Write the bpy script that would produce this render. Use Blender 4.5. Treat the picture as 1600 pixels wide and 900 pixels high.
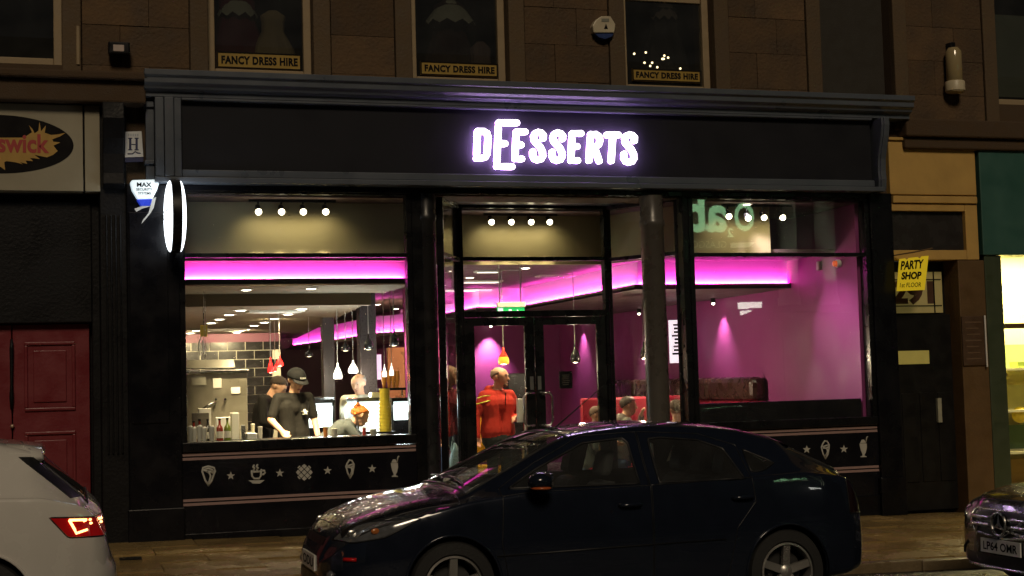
import bpy, bmesh, math, random
import numpy as np
from mathutils import Vector, Matrix

for o in list(bpy.data.objects):
    bpy.data.objects.remove(o)
S = bpy.context.scene
C = S.collection
R = math.radians
random.seed(7)

# ---------------------------------------------------------------- camera
FPX = 2300.0                       # focal length in pixels of the 1600 px wide photograph
YAW, PIT, ROL = 0.30166, 0.06301, -0.02770
CAM = Vector((0.0, -15.8, 1.635))
_f = Vector((math.sin(YAW)*math.cos(PIT), math.cos(YAW)*math.cos(PIT), math.sin(PIT)))
_r = Vector((math.cos(YAW), -math.sin(YAW), 0)); _u = _r.cross(_f)
CR = math.cos(ROL)*_r + math.sin(ROL)*_u
CU = -math.sin(ROL)*_r + math.cos(ROL)*_u
cam_d = bpy.data.cameras.new('camera'); cam = bpy.data.objects.new('camera', cam_d); C.objects.link(cam)
cam_d.sensor_width = 36; cam_d.lens = FPX/1600*36; cam_d.clip_start = .1; cam_d.clip_end = 400
M = Matrix.Identity(4)
for i in range(3):
    M[i][0] = CR[i]; M[i][1] = CU[i]; M[i][2] = -_f[i]; M[i][3] = CAM[i]
cam.matrix_world = M
S.camera = cam

# ---------------------------------------------------------------- world, sun, exposure
SUN_EL, SUN_AZ = R(38), R(-170)     # the glow of the lit street, from behind and above the viewer
w = bpy.data.worlds.new('World'); S.world = w; w.use_nodes = True
nt = w.node_tree; nt.nodes.clear()
wo = nt.nodes.new('ShaderNodeOutputWorld'); bg = nt.nodes.new('ShaderNodeBackground'); sk = nt.nodes.new('ShaderNodeTexSky')
sk.sky_type = 'NISHITA'; sk.sun_disc = False; sk.sun_elevation = SUN_EL; sk.sun_rotation = SUN_AZ
bg.inputs['Strength'].default_value = 0.0022
nt.links.new(sk.outputs[0], bg.inputs['Color']); nt.links.new(bg.outputs[0], wo.inputs['Surface'])
sd = bpy.data.lights.new('street_glow', 'SUN'); sun = bpy.data.objects.new('street_glow', sd); C.objects.link(sun)
sd.energy = .92; sd.angle = R(14); sd.color = (1.0, .80, .56)
# towards the light
_s = Vector((math.sin(SUN_AZ)*math.cos(SUN_EL), math.cos(SUN_AZ)*math.cos(SUN_EL), math.sin(SUN_EL)))
sun.rotation_euler = _s.to_track_quat('Z', 'Y').to_euler()
S.view_settings.view_transform = 'Standard'; S.view_settings.look = 'None'
S.view_settings.exposure = 0; S.view_settings.gamma = 1; S.view_settings.use_curve_mapping = False
S.cycles.use_denoising = True
S.cycles.max_bounces = 8; S.cycles.transparent_max_bounces = 24
S.cycles.sample_clamp_indirect = 6; S.cycles.sample_clamp_direct = 0
S.cycles.caustics_reflective = False; S.cycles.caustics_refractive = False

# ---------------------------------------------------------------- pixel -> place
def ray(px, py):
    return _f*FPX + CR*(px-800) - CU*(py-450)
def at(px, py, Y=0.0):             # the point of the plane y = Y behind that pixel
    d = ray(px, py); t = (Y-CAM.y)/d.y
    return CAM + d*t
def atz(px, py, z):                # the point at height z behind that pixel
    d = ray(px, py); t = (z-CAM.z)/d.z
    return CAM + d*t
G = 0.0225
def gz(X): return -G*(X-5.1)       # the street falls to the right

# ---------------------------------------------------------------- materials
MATS = {}
def mat(name, col, rough=.5, metal=0., noise=.18, nscale=6., bump=0., bscale=60., coat=0., emis=None, estr=0., rnd=0., rvar=.12, spec=.5, sss=0., croug=.05, detail=5):
    m = bpy.data.materials.new(name); m.use_nodes = True; MATS[name] = m
    nt = m.node_tree; N = nt.nodes; L = nt.links
    b = N['Principled BSDF']
    b.inputs['Metallic'].default_value = metal
    b.inputs['Specular IOR Level'].default_value = spec
    b.inputs['Coat Weight'].default_value = coat; b.inputs['Coat Roughness'].default_value = croug
    tc = N.new('ShaderNodeTexCoord')
    nz = N.new('ShaderNodeTexNoise'); nz.inputs['Scale'].default_value = nscale; nz.inputs['Detail'].default_value = detail
    L.new(tc.outputs['Object'], nz.inputs['Vector'])
    mx = N.new('ShaderNodeMix'); mx.data_type = 'RGBA'
    mx.inputs[6].default_value = (*[c*(1-noise) for c in col], 1); mx.inputs[7].default_value = (*[min(1, c*(1+noise)) for c in col], 1)
    L.new(nz.outputs['Fac'], mx.inputs[0])
    out = mx.outputs[2]
    if rnd:
        oi = N.new('ShaderNodeObjectInfo'); hs = N.new('ShaderNodeHueSaturation')
        mr = N.new('ShaderNodeMapRange'); mr.inputs[3].default_value = 1-rnd; mr.inputs[4].default_value = 1+rnd
        L.new(oi.outputs['Random'], mr.inputs[0]); L.new(mr.outputs[0], hs.inputs['Value']); L.new(out, hs.inputs['Color']); out = hs.outputs[0]
    L.new(out, b.inputs['Base Color'])
    mr2 = N.new('ShaderNodeMapRange'); mr2.inputs[1].default_value = .3; mr2.inputs[2].default_value = .7
    mr2.inputs[3].default_value = max(.02, rough-rvar); mr2.inputs[4].default_value = min(1, rough+rvar)
    L.new(nz.outputs['Fac'], mr2.inputs[0]); L.new(mr2.outputs[0], b.inputs['Roughness'])
    if bump:
        n2 = N.new('ShaderNodeTexNoise'); n2.inputs['Scale'].default_value = bscale; n2.inputs['Detail'].default_value = 6
        L.new(tc.outputs['Object'], n2.inputs['Vector'])
        bp = N.new('ShaderNodeBump'); bp.inputs['Strength'].default_value = bump; bp.inputs['Distance'].default_value = .02
        L.new(n2.outputs['Fac'], bp.inputs['Height']); L.new(bp.outputs[0], b.inputs['Normal'])
    if emis:
        b.inputs['Emission Color'].default_value = (*emis, 1); b.inputs['Emission Strength'].default_value = estr
    if sss:
        b.inputs['Subsurface Weight'].default_value = sss; b.inputs['Subsurface Radius'].default_value = (.02, .008, .004)
    return m

def glass(name, tint=(1, 1, 1), base=.045, rough=0.0, dirt=0.02):
    m = bpy.data.materials.new(name); m.use_nodes = True; MATS[name] = m
    nt = m.node_tree; N = nt.nodes; L = nt.links; N.clear()
    o = N.new('ShaderNodeOutputMaterial'); t = N.new('ShaderNodeBsdfTransparent'); g = N.new('ShaderNodeBsdfGlossy'); d = N.new('ShaderNodeBsdfDiffuse')
    t.inputs[0].default_value = (*tint, 1); g.inputs['Roughness'].default_value = rough; d.inputs[0].default_value = (.5, .5, .48, 1)
    lw = N.new('ShaderNodeLayerWeight'); lw.inputs[0].default_value = .5
    p = N.new('ShaderNodeMath'); p.operation = 'POWER'; p.inputs[1].default_value = 5
    q = N.new('ShaderNodeMath'); q.operation = 'MULTIPLY_ADD'; q.inputs[1].default_value = 1-base; q.inputs[2].default_value = base
    L.new(lw.outputs['Facing'], p.inputs[0]); L.new(p.outputs[0], q.inputs[0])
    mx = N.new('ShaderNodeMixShader'); L.new(q.outputs[0], mx.inputs[0]); L.new(t.outputs[0], mx.inputs[1]); L.new(g.outputs[0], mx.inputs[2])
    tc = N.new('ShaderNodeTexCoord'); nz = N.new('ShaderNodeTexNoise'); nz.inputs['Scale'].default_value = 3; nz.inputs['Detail'].default_value = 8
    L.new(tc.outputs['Object'], nz.inputs['Vector'])
    k = N.new('ShaderNodeMath'); k.operation = 'MULTIPLY'; k.inputs[1].default_value = dirt; L.new(nz.outputs['Fac'], k.inputs[0])
    m2 = N.new('ShaderNodeMixShader'); L.new(k.outputs[0], m2.inputs[0]); L.new(mx.outputs[0], m2.inputs[1]); L.new(d.outputs[0], m2.inputs[2])
    L.new(m2.outputs[0], o.inputs[0])
    return m

def wet(name, col, lo=.06, hi=.5, nscale=1.6, noise=.3, bump=.35, bscale=45, rnd=0.):
    m = mat(name, col, .4, noise=noise, nscale=nscale*4, bump=bump, bscale=bscale, rnd=rnd)
    nt = m.node_tree; N = nt.nodes; L = nt.links; b = N['Principled BSDF']
    ge = N.new('ShaderNodeNewGeometry'); n = N.new('ShaderNodeTexNoise'); n.inputs['Scale'].default_value = nscale; n.inputs['Detail'].default_value = 7; n.inputs['Roughness'].default_value = .65
    L.new(ge.outputs['Position'], n.inputs['Vector'])
    mr = N.new('ShaderNodeMapRange'); mr.inputs[1].default_value = .38; mr.inputs[2].default_value = .62; mr.inputs[3].default_value = lo; mr.inputs[4].default_value = hi
    L.new(n.outputs['Fac'], mr.inputs[0])
    for l in list(b.inputs['Roughness'].links): L.remove(l)
    L.new(mr.outputs[0], b.inputs['Roughness'])
    return m

m_stone = mat('sandstone', (.088, .053, .026), .85, noise=.75, nscale=3.2, bump=.7, bscale=28, rnd=.22, detail=9)
m_stone_trim = mat('sandstone_trim', (.100, .066, .034), .8, noise=.3, nscale=5, bump=.4, bscale=40, rnd=.1)
m_mortar = mat('mortar', (.070, .043, .022), .9, bump=.4)
m_paint = mat('shopfront_paint', (.080, .094, .118), .38, noise=.15, nscale=3, bump=.06, bscale=30)
m_black = mat('black_gloss_paint', (.006, .006, .008), .28, noise=.3, nscale=4, bump=.05, bscale=20, spec=.25)
m_fascia = mat('fascia_panel', (.017, .018, .023), .55, noise=.25, nscale=2.5, bump=.04, bscale=20, spec=.12)
m_frame = mat('window_bar', (.006, .006, .007), .3, noise=.2, spec=.3)
m_stallriser = mat('stallriser', (.007, .007, .010), .22, noise=.25, nscale=3, spec=.35)
m_stripe = mat('pinstripe', (.30, .20, .19), .6, noise=.12, nscale=20)
m_icon = mat('icon_vinyl', (.44, .44, .40), .6, noise=.1, nscale=20)
m_glass = glass('shop_glass', (.97, .98, .97), .05)
m_glassd = glass('dim_glass', (.6, .62, .6), .05, dirt=.05)
m_white = mat('white_paint', (.75, .75, .72), .5, noise=.06)
m_cream = mat('cream_window_paint', (.30, .225, .13), .6, noise=.25, nscale=8, bump=.2)
m_chrome = mat('brushed_steel', (.62, .62, .60), .25, metal=1, noise=.1)
m_slab = wet('wet_paving', (.27, .185, .070), .04, .34, 1.1, noise=.25, bump=.55, bscale=38, rnd=.2)
m_kerb = wet('wet_kerb', (.15, .11, .06), .12, .5, 2.0, rnd=.1)
m_road = wet('wet_asphalt', (.022, .021, .020), .05, .55, .9, bump=.6, bscale=120)
m_letter = mat('lit_letter', (.9, .85, .95), .4, emis=(1.0, .88, 1.0), estr=5.5)
m_lside = mat('lit_letter_halo', (.8, .5, .9), .4, emis=(.62, .32, .95), estr=24.0)

# ---------------------------------------------------------------- mesh helpers
class MB:
    def __init__(s): s.v = []; s.f = []
    def add(s, vs, fs):
        n = len(s.v); s.v += [tuple(v) for v in vs]; s.f += [tuple(i+n for i in f) for f in fs]; return s
    def box(s, x0, x1, y0, y1, z0, z1):
        vs = [(x, y, z) for z in (z0, z1) for y in (y0, y1) for x in (x0, x1)]
        return s.add(vs, [(0, 2, 3, 1), (4, 5, 7, 6), (0, 1, 5, 4), (2, 6, 7, 3), (0, 4, 6, 2), (1, 3, 7, 5)])
    def hexa(s, q, y0, y1):        # quad of (x,z) pairs, front then back in y
        return s.prism(q, y0, y1)
    def prism(s, poly, y0, y1):    # poly of (x,z), extruded along y
        n = len(poly)
        vs = [(p[0], y0, p[1]) for p in poly] + [(p[0], y1, p[1]) for p in poly]
        return s.add(vs, [tuple(range(n)), tuple(range(2*n-1, n-1, -1))] + [(i, i+n, (i+1) % n+n, (i+1) % n) for i in range(n)])
    def prismx(s, poly, x0, x1):   # poly of (y,z), extruded along x
        n = len(poly)
        vs = [(x0, p[0], p[1]) for p in poly] + [(x1, p[0], p[1]) for p in poly]
        return s.add(vs, [tuple(range(n)), tuple(range(2*n-1, n-1, -1))] + [(i, i+n, (i+1) % n+n, (i+1) % n) for i in range(n)])
    def prismz(s, poly, z0, z1):   # poly of (x,y), extruded along z
        n = len(poly)
        vs = [(p[0], p[1], z0) for p in poly] + [(p[0], p[1], z1) for p in poly]
        return s.add(vs, [tuple(range(n-1, -1, -1)), tuple(range(n, 2*n))] + [(i, (i+1) % n, (i+1) % n+n, i+n) for i in range(n)])
    def quadbox(s, a, b, c, d, t):  # slab on four corner points, thickness vector t
        t = Vector(t); p = [Vector(x) for x in (a, b, c, d)]
        return s.add(p+[x+t for x in p], [(3, 2, 1, 0), (4, 5, 6, 7)]+[(i, (i+1) % 4, (i+1) % 4+4, i+4) for i in range(4)])
    def cyl(s, a, b, r0, r1=None, n=16):
        r1 = r0 if r1 is None else r1
        a = Vector(a); b = Vector(b); d = (b-a).normalized(); x = d.orthogonal().normalized(); y = d.cross(x)
        vs = []
        for c, r in ((a, r0), (b, r1)):
            vs += [c + x*(r*math.cos(2*math.pi*i/n)) + y*(r*math.sin(2*math.pi*i/n)) for i in range(n)]
        return s.add(vs, [tuple(range(n-1, -1, -1)), tuple(range(n, 2*n))]+[(i, (i+1) % n, (i+1) % n+n, i+n) for i in range(n)])
    def tube(s, pts, r, n=8, closed=False, flat=None):
        pts = [Vector(p) for p in pts]; k = len(pts); rs = r if isinstance(r, (list, tuple)) else [r]*k
        rings = []; prev = None
        for i, p in enumerate(pts):
            if closed: d = pts[(i+1) % k]-pts[i-1]
            else: d = pts[min(i+1, k-1)]-pts[max(i-1, 0)]
            d.normalize()
            if flat is not None:
                y = Vector(flat); x = d.cross(y)
                if x.length < 1e-6: x = d.orthogonal()
                x.normalize()
            elif prev is None: x = d.orthogonal().normalized(); y = d.cross(x)
            else:
                x = prev - d*prev.dot(d); x = x.normalized() if x.length > 1e-6 else d.orthogonal().normalized(); y = d.cross(x)
            prev = x
            rings.append([p + x*(rs[i]*math.cos(2*math.pi*j/n)) + y*(rs[i]*math.sin(2*math.pi*j/n)) for j in range(n)])
        vs = [q for g in rings for q in g]; fs = []
        for i in range(k if closed else k-1):
            a = i*n; b = ((i+1) % k)*n
            fs += [(a+j, a+(j+1) % n, b+(j+1) % n, b+j) for j in range(n)]
        if not closed: fs += [tuple(range(n-1, -1, -1)), tuple(range((k-1)*n, k*n))]
        return s.add(vs, fs)
    def lathe(s, prof, c, n=20, axis='z', caps=True):   # prof of (r, h)
        c = Vector(c); vs = []; fs = []; k = len(prof)
        for r, h in prof:
            for j in range(n):
                a = 2*math.pi*j/n; u, v = r*math.cos(a), r*math.sin(a)
                vs.append(c + (Vector((u, v, h)) if axis == 'z' else Vector((u, h, v)) if axis == 'y' else Vector((h, u, v))))
        for i in range(k-1):
            fs += [(i*n+j, i*n+(j+1) % n, (i+1)*n+(j+1) % n, (i+1)*n+j) for j in range(n)]
        if caps and prof[0][0] > 1e-5: fs.append(tuple(range(n-1, -1, -1)))
        if caps and prof[-1][0] > 1e-5: fs.append(tuple(range((k-1)*n, k*n)))
        return s.add(vs, fs)
    def ball(s, c, r, n=14, m=9):
        c = Vector(c); rx, ry, rz = r if isinstance(r, (tuple, list)) else (r, r, r)
        vs = [c+Vector((0, 0, -rz))]
        for i in range(1, m):
            t = math.pi*i/m
            vs += [c+Vector((rx*math.sin(t)*math.cos(2*math.pi*j/n), ry*math.sin(t)*math.sin(2*math.pi*j/n), -rz*math.cos(t))) for j in range(n)]
        vs.append(c+Vector((0, 0, rz))); e = len(vs)-1
        fs = [(0, 1+(j+1) % n, 1+j) for j in range(n)]
        for i in range(m-2):
            a = 1+i*n; b = a+n
            fs += [(a+j, a+(j+1) % n, b+(j+1) % n, b+j) for j in range(n)]
        a = 1+(m-2)*n
        fs += [(a+j, a+(j+1) % n, e) for j in range(n)]
        return s.add(vs, fs)
    def stroke(s, pts, r, squash=.5, n=10):  # rounded stroke lying in an xz plane, ball caps
        pts = [Vector(p) for p in pts]; b = MB(); b.tube([(p.x, 0, p.z) for p in pts], r, n, flat=(0, 1, 0))
        for p in pts: b.ball((p.x, 0, p.z), r, n, 6)
        y = pts[0].y
        return s.add([(v[0], y+v[1]*squash, v[2]) for v in b.v], b.f)
    def mesh(s, name, off=None, fix=True):
        me = bpy.data.meshes.new(name)
        vs = s.v if off is None else [(v[0]-off[0], v[1]-off[1], v[2]-off[2]) for v in s.v]
        me.from_pydata(vs, [], s.f)
        if fix:
            bm = bmesh.new(); bm.from_mesh(me); bmesh.ops.recalc_face_normals(bm, faces=bm.faces); bm.to_mesh(me); bm.free()
        me.update(); return me
    def build(s, name, m, parent=None, smooth=False, bevel=0., local=False):
        off = None if (parent is None or local) else OFF.get(parent.name)
        me = s.mesh(name, off)
        return link(name, me, m, parent, smooth, bevel, off)
OFF = {}
def link(name, me, m, parent=None, smooth=False, bevel=0., off=None):
    if m is not None and not me.materials: me.materials.append(m)
    if smooth:
        me.polygons.foreach_set('use_smooth', [True]*len(me.polygons))
        if smooth == 'auto':
            try: me.set_sharp_from_angle(angle=R(38))
            except Exception: pass
    o = bpy.data.objects.new(name, me); C.objects.link(o)
    if parent is not None: o.parent = parent
    OFF[o.name] = off
    if bevel:
        bv = o.modifiers.new('bevel', 'BEVEL'); bv.width = bevel; bv.segments = 2; bv.limit_method = 'ANGLE'
    return o
def tag(o, label=None, cat=None, group=None, kind=None):
    if label: o['label'] = label
    if cat: o['category'] = cat
    if group: o['group'] = group
    if kind: o['kind'] = kind
    return o
def thing(name, label, cat, loc=(0, 0, 0), group=None, rot=None):
    o = bpy.data.objects.new(name, None); C.objects.link(o); o.location = loc; o.empty_display_size = .1
    if rot is not None: o.rotation_euler = rot
    OFF[o.name] = Vector(loc) if rot is None else None
    return tag(o, label, cat, group)
def struct(o): o['kind'] = 'structure'; return o
def X(v): return (v.x, v.z)
def quad(x0, y0, x1, y1, Y): return [X(at(x0, y1, Y)), X(at(x1, y1, Y)), X(at(x1, y0, Y)), X(at(x0, y0, Y))]
def pbox(b, x0, y0, x1, y1, Y0, Y1):   # upright box whose front face (plane Y0) covers the pixel rectangle: edges kept square
    a = at(x0, (y0+y1)/2, Y0); c = at(x1, (y0+y1)/2, Y0); m = (x0+x1)/2
    return b.box(a.x, c.x, Y0, Y1, at(m, y1, Y0).z, at(m, y0, Y0).z)
def text(s, m, name, parent, box, Y, extrude=.002, bold=.0, mirror=False, rotate=None, space=1.0):
    """flat lettering filling box = (x0, x1, z0, z1) on plane Y, facing -y"""
    cu = bpy.data.curves.new(name, 'FONT'); cu.body = s; cu.extrude = .01; cu.offset = bold; cu.space_character = space
    cu.resolution_u = 3
    ob = bpy.data.objects.new('tmp', cu); C.objects.link(ob)
    dg = bpy.context.evaluated_depsgraph_get(); me = bpy.data.meshes.new_from_object(ob.evaluated_get(dg))
    bpy.data.objects.remove(ob); bpy.data.curves.remove(cu)
    co = np.zeros(len(me.vertices)*3); me.vertices.foreach_get('co', co); co = co.reshape(-1, 3)
    lo, hi = co.min(0), co.max(0); x0, x1, z0, z1 = box
    u = (co[:, 0]-lo[0])/(hi[0]-lo[0]); v = (co[:, 1]-lo[1])/(hi[1]-lo[1]); d = (co[:, 2]-lo[2])/max(1e-9, hi[2]-lo[2])
    if mirror: u = 1-u
    out = np.stack([x0+(x1-x0)*u, Y-extrude*d, z0+(z1-z0)*v], 1)
    off = OFF.get(parent.name) if parent is not None else None
    if rotate is not None:
        out = np.array([rotate(Vector(p)) for p in out])
    if off is not None: out = out-np.array(off)
    me.vertices.foreach_set('co', out.ravel()); me.update()
    return link(name, me, m, parent, off=off)
def light(kind, name, parent, loc, energy, col=(1, .85, .6), size=.05, target=None, angle=None, blend=.5, sizey=None):
    l = bpy.data.lights.new(name, kind); l.energy = energy; l.color = col
    if kind == 'SPOT': l.spot_size = R(angle or 80); l.spot_blend = blend; l.shadow_soft_size = size
    elif kind == 'AREA':
        l.size = size
        if sizey: l.shape = 'RECTANGLE'; l.size_y = sizey
    else: l.shadow_soft_size = size
    o = bpy.data.objects.new(name, l); C.objects.link(o)
    p = Vector(loc); off = OFF.get(parent.name) if parent is not None else None
    if target is not None: o.rotation_euler = (Vector(target)-p).to_track_quat('-Z', 'Y').to_euler()
    o.location = p-off if off is not None else p
    if parent is not None: o.parent = parent
    return o
# ================================================================ street
def plane(name, x0, x1, y0, y1, zf, m, nx=1):
    b = MB(); vs = []; 
    for i in range(nx+1):
        x = x0+(x1-x0)*i/nx
        vs += [(x, y0, zf(x, y0)), (x, y1, zf(x, y1))]
    b.add(vs, [(2*i, 2*i+2, 2*i+3, 2*i+1) for i in range(nx)])
    return struct(b.build(name, m))
KERB_Y = -3.62
def pz(x, y): return gz(x) - .065*(-y/3.6)
def rz(x, y): return gz(x) - .165
ground = plane('ground', -150, 150, -150, 150, lambda x, y: gz(x)-.55, m_mortar)
road = plane('road', -60, 60, -13.4, KERB_Y-.14, rz, m_road)
pave = plane('pavement', -30, 30, KERB_Y, .6, lambda x, y: pz(x, y)-.03, m_mortar)
far_pave = plane('far_pavement', -60, 60, -24, -13.4, lambda x, y: gz(x)-.06, m_slab)
slab_me = MB().box(-.442, .442, -.292, .292, -.05, 0).mesh('paving_slab')
rot = Matrix(((1, 0, 0), (0, 1, 0), (-G, .065/3.6, 1))).to_4x4()
for j in range(6):
    for i in range(-5, 17):
        x = i*.9+(.45 if j % 2 else 0); y = -.3-.6*j
        if x > 13.6 or x < -3.6: continue
        o = link('paving_slab', slab_me, m_slab, pave)
        o.matrix_world = Matrix.Translation((x, y, pz(x, y)+random.uniform(-.003, .003))) @ rot @ Matrix.Rotation(random.uniform(-.004, .004), 4, 'Y')
kerb = struct(MB().add([(x, y, gz(x)+z) for x in (-30, 30) for y, z in ((KERB_Y-.12, -.3), (KERB_Y-.12, -.09), (KERB_Y, -.09), (KERB_Y, -.3))], [(0, 4, 5, 1), (1, 5, 6, 2)]).build('kerb', m_mortar))
kme = MB().box(-.446, .446, -.14, 0, -.25, 0).mesh('kerb_stone')
for i in range(-4, 16):
    x = i*.9
    o = link('kerb_stone', kme, m_kerb, kerb, bevel=.012); o.matrix_world = Matrix.Translation((x, KERB_Y-.004, pz(x, KERB_Y)-.004)) @ rot
# small iron cover in the paving
p = atz(204, 873, pz(.7, -1.5)); b = MB(); b.box(p.x-.10, p.x+.10, p.y-.09, p.y+.09, pz(p.x, p.y)-.01, pz(p.x, p.y)+.006)
tag(b.build('access_cover', m_frame), 'small dark iron access cover in the wet paving near the white car', 'cover')

# ================================================================ stone building above the shops
m_dark = mat('dark_room', (.012, .011, .013), .9)
bld = thing('stone_building', 'dark brown sandstone tenement wall with sash windows above the shopfronts', 'building', (5, .2, 4.9))
WIN = [(-75, 97, 97), (325, 489, 117), (643, 794, 129), (975, 1115, 141), (1281, 1394, 147), (1554, 1720, 164)]
ZT = 6.7
wx = []
for x0, x1, yb in WIN:
    wx.append((at(x0, 60).x, at(x1, 60).x, at((x0+x1)/2, yb).z))
b = MB(); xs = [-6.0]
for a, c, zb in wx: xs += [a, c]
xs.append(18.0)
for i in range(0, len(xs), 2): b.box(xs[i], xs[i+1], .05, .55, 3.72, ZT)
for a, c, zb in wx: b.box(a, c, .05, .55, 3.72, zb)
b.box(-6, 18, .05, .55, ZT, 10)
b.build('wall_core', m_mortar, bld)
sm = {}
for g in range(0, len(xs), 2):
    a, c = xs[g], xs[g+1]
    if g == 0: a = -2.0
    if g == len(xs)-2: c = 13.5
    tr = .19
    for side, xx in (('l', a), ('r', c-tr)):
        if (g == 0 and side == 'l') or (g == len(xs)-2 and side == 'r'): continue
        MB().box(xx, xx+tr, -.035, .05, 4.6, ZT).build('window_jamb', m_stone_trim, bld, bevel=.012)
    lo, hi = a+tr+.01, c-tr-.01
    for r in range(5):
        z = 4.62+r*.43; w_ = hi-lo
        cuts = [lo]; x = lo
        while hi-x > 1.15:
            x += random.uniform(.6, .95); cuts.append(x)
        if hi-x > .75: cuts.append(x+(hi-x)*(.35 if r % 2 else .62))
        cuts.append(hi)
        for k in range(len(cuts)-1):
            q0, q1 = cuts[k]+.0015, cuts[k+1]-.0015
            pr = random.uniform(0, .014)
            MB().box(q0, q1, -pr, .05, z+.0015, z+.4285).build('stone', m_stone, bld, bevel=.004)
MB().box(-2, .92, -.22, .05, 4.62, 4.85).box(-2, .95, -.30, .05, 4.85, 4.93).build('string_course', m_mortar, bld, bevel=.02)
MB().box(9.99, 13.5, -.16, .05, 4.50, 4.72).box(10.0, 13.5, -.1, .05, 4.36, 4.50).build('string_course', m_mortar, bld, bevel=.02)

m_sash = m_cream
m_blind = mat('roller_blind', (.30, .31, .25), .8, noise=.1)
m_fancy = mat('fancy_dress_board', (.34, .22, .035), .6, noise=.2, nscale=9)
m_ink = mat('black_ink', (.006, .005, .005), .7, spec=.15)
wroom = mat('upstairs_room', (.020, .017, .020), .9)
wlab = ['sash window at the edge above the flame-lettered fascia', 'sash window holding the burgundy and beige costumes', 'sash window with the dark costume and white collar', 'sash window with tiny fairy lights', 'dark unframed window right of the fairy light window', 'pale blind window above the green shop']
boards = [None, (339, 470, 83, 108), (657, 777, 98, 119), (988, 1094, 109, 128), None, None]
for k, (a, c, zb) in enumerate(wx):
    wn = thing('sash_window', wlab[k], 'window', ((a+c)/2, .2, zb), group='upper floor windows')
    fy = .13
    if k == 4:
        MB().box(a, c, .22, .25, zb, ZT).build('blocked_panel', mat('blocked_window', (.030, .026, .020), .8, bump=.3), wn)
        continue
    fw = .085
    MB().box(a, a+fw, fy, fy+.1, zb, ZT).build('frame_stile', m_sash, wn, bevel=.01)
    MB().box(c-fw, c, fy, fy+.1, zb, ZT).build('frame_stile', m_sash, wn, bevel=.01)
    MB().box(a+fw, c-fw, fy+.003, fy+.1, zb, zb+.085).build('bottom_rail', m_sash, wn, bevel=.01)
    if k == 3: MB().box(a+fw, c-fw, fy+.03, fy+.1, at(1040, 3, .16).z, at(1040, -8, .16).z).build('meeting_rail', m_sash, wn, bevel=.006)
    MB().box(a+fw, c-fw, fy+.05, fy+.056, zb+.085, ZT).build('pane', m_glassd, wn)
    if k == 5:
        MB().box(a+fw+.02, c-fw-.02, fy+.12, fy+.125, zb+.14, at(1580, 24, .25).z).build('blind', m_blind, wn)
    # the dim room behind
    MB().add([(a-.3, y, z) if s else (c+.3, y, z) for s in (1, 0) for y in (.56, 2.4) for z in (zb-.3, ZT+.2)], [(0, 1, 3, 2), (4, 6, 7, 5), (1, 5, 7, 3), (0, 2, 6, 4), (2, 3, 7, 6)]).build('room_lining', wroom, wn)
    if boards[k]:
        x0, x1, y0, y1 = boards[k]; m_ = (x0+x1)/2
        q = (at(x0, (y0+y1)/2, fy+.03).x, at(x1, (y0+y1)/2, fy+.03).x, at(m_, y1, fy+.03).z, at(m_, y0, fy+.03).z)
        bd = tag(MB().box(q[0], q[1], fy+.02, fy+.045, q[2], q[3]).build('fancy_dress_board', m_fancy, None), 'yellow FANCY DRESS HIRE board in the ' + ['', 'window with burgundy and beige costumes', 'middle window with the white-collared costume', 'window with fairy lights'][k], 'sign', 'fancy dress boards')
        h = q[3]-q[2]; w_ = q[1]-q[0]
        text('FANCY DRESS HIRE', m_ink, 'lettering', bd, (q[0]+.05*w_, q[1]-.04*w_, q[2]+.24*h, q[3]-.24*h), fy+.019, bold=.05, space=1.1)
        bb = MB()
        for z in (q[2], q[3]-.012): bb.box(q[0], q[1], fy+.014, fy+.0195, z, z+.012)
        for x in (q[0], q[1]-.012): bb.box(x, x+.012, fy+.0135, fy+.0195, q[2]+.012, q[3]-.012)
        bb.build('border', m_ink, bd)

# costumes standing inside the upstairs windows
def costume(name, label, px, py_top, Y, prof, m, extra=None):
    base = at(px, 112, Y); o = thing(name, label, 'costume', (base.x, Y, base.z), group='costumes in the upstairs windows')
    b = MB(); n = 28; vs = []
    for r, h in prof:
        for j in range(n):
            a = 2*math.pi*j/n; rr = r*(1+.10*math.sin(7*a)*(1 if h < .9 else .25))
            vs.append((base.x+rr*math.cos(a), Y+.6*rr*math.sin(a), base.z-.35+h))
    k = len(prof); b.add(vs, [(i*n+j, i*n+(j+1) % n, (i+1)*n+(j+1) % n, (i+1)*n+j) for i in range(k-1) for j in range(n)]+[tuple(range((k-1)*n, k*n))])
    b.build('dress', m, o, smooth=True)
    if extra: extra(o, base, Y)
    return o
def collar(m, h=1.08, r=.15):
    def f(o, base, Y):
        b = MB(); n = 20; vs = []
        for i, (rr, hh) in enumerate(((.07, h+.12), (r, h), (r*1.5, h-.13))):
            for j in range(n):
                a = 2*math.pi*j/n; vs.append((base.x+rr*math.cos(a), Y-.02+.7*rr*math.sin(a), base.z-.35+hh-(.05*(j % 2) if i == 2 else 0)))
        b.add(vs, [(i*n+j, i*n+(j+1) % n, (i+1)*n+(j+1) % n, (i+1)*n+j) for i in range(2) for j in range(n)]); b.build('collar', m, o, smooth=True)
        MB().lathe([(.05, 1.15), (.045, 1.25), (.09, 1.32), (.085, 1.46), (.0, 1.52)], (base.x, Y, base.z-.35)).build('mannequin_head', m_cream, o, smooth=True)
    return f
dress = [(.34, 0), (.32, .3), (.26, .6), (.17, .85), (.18, 1.0), (.19, 1.12), (.07, 1.2)]
m_lace = mat('lace', (.45, .42, .36), .8, bump=.3)
costume('costume_mannequin', 'burgundy costume on a mannequin in the upstairs window', 372, 0, .62, [(.34, 0), (.33, .4), (.26, .75), (.2, .95), (.2, 1.15), (.07, 1.24)], mat('burgundy_velvet', (.13, .012, .035), .9, bump=.3), collar(m_lace, 1.12))
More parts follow.
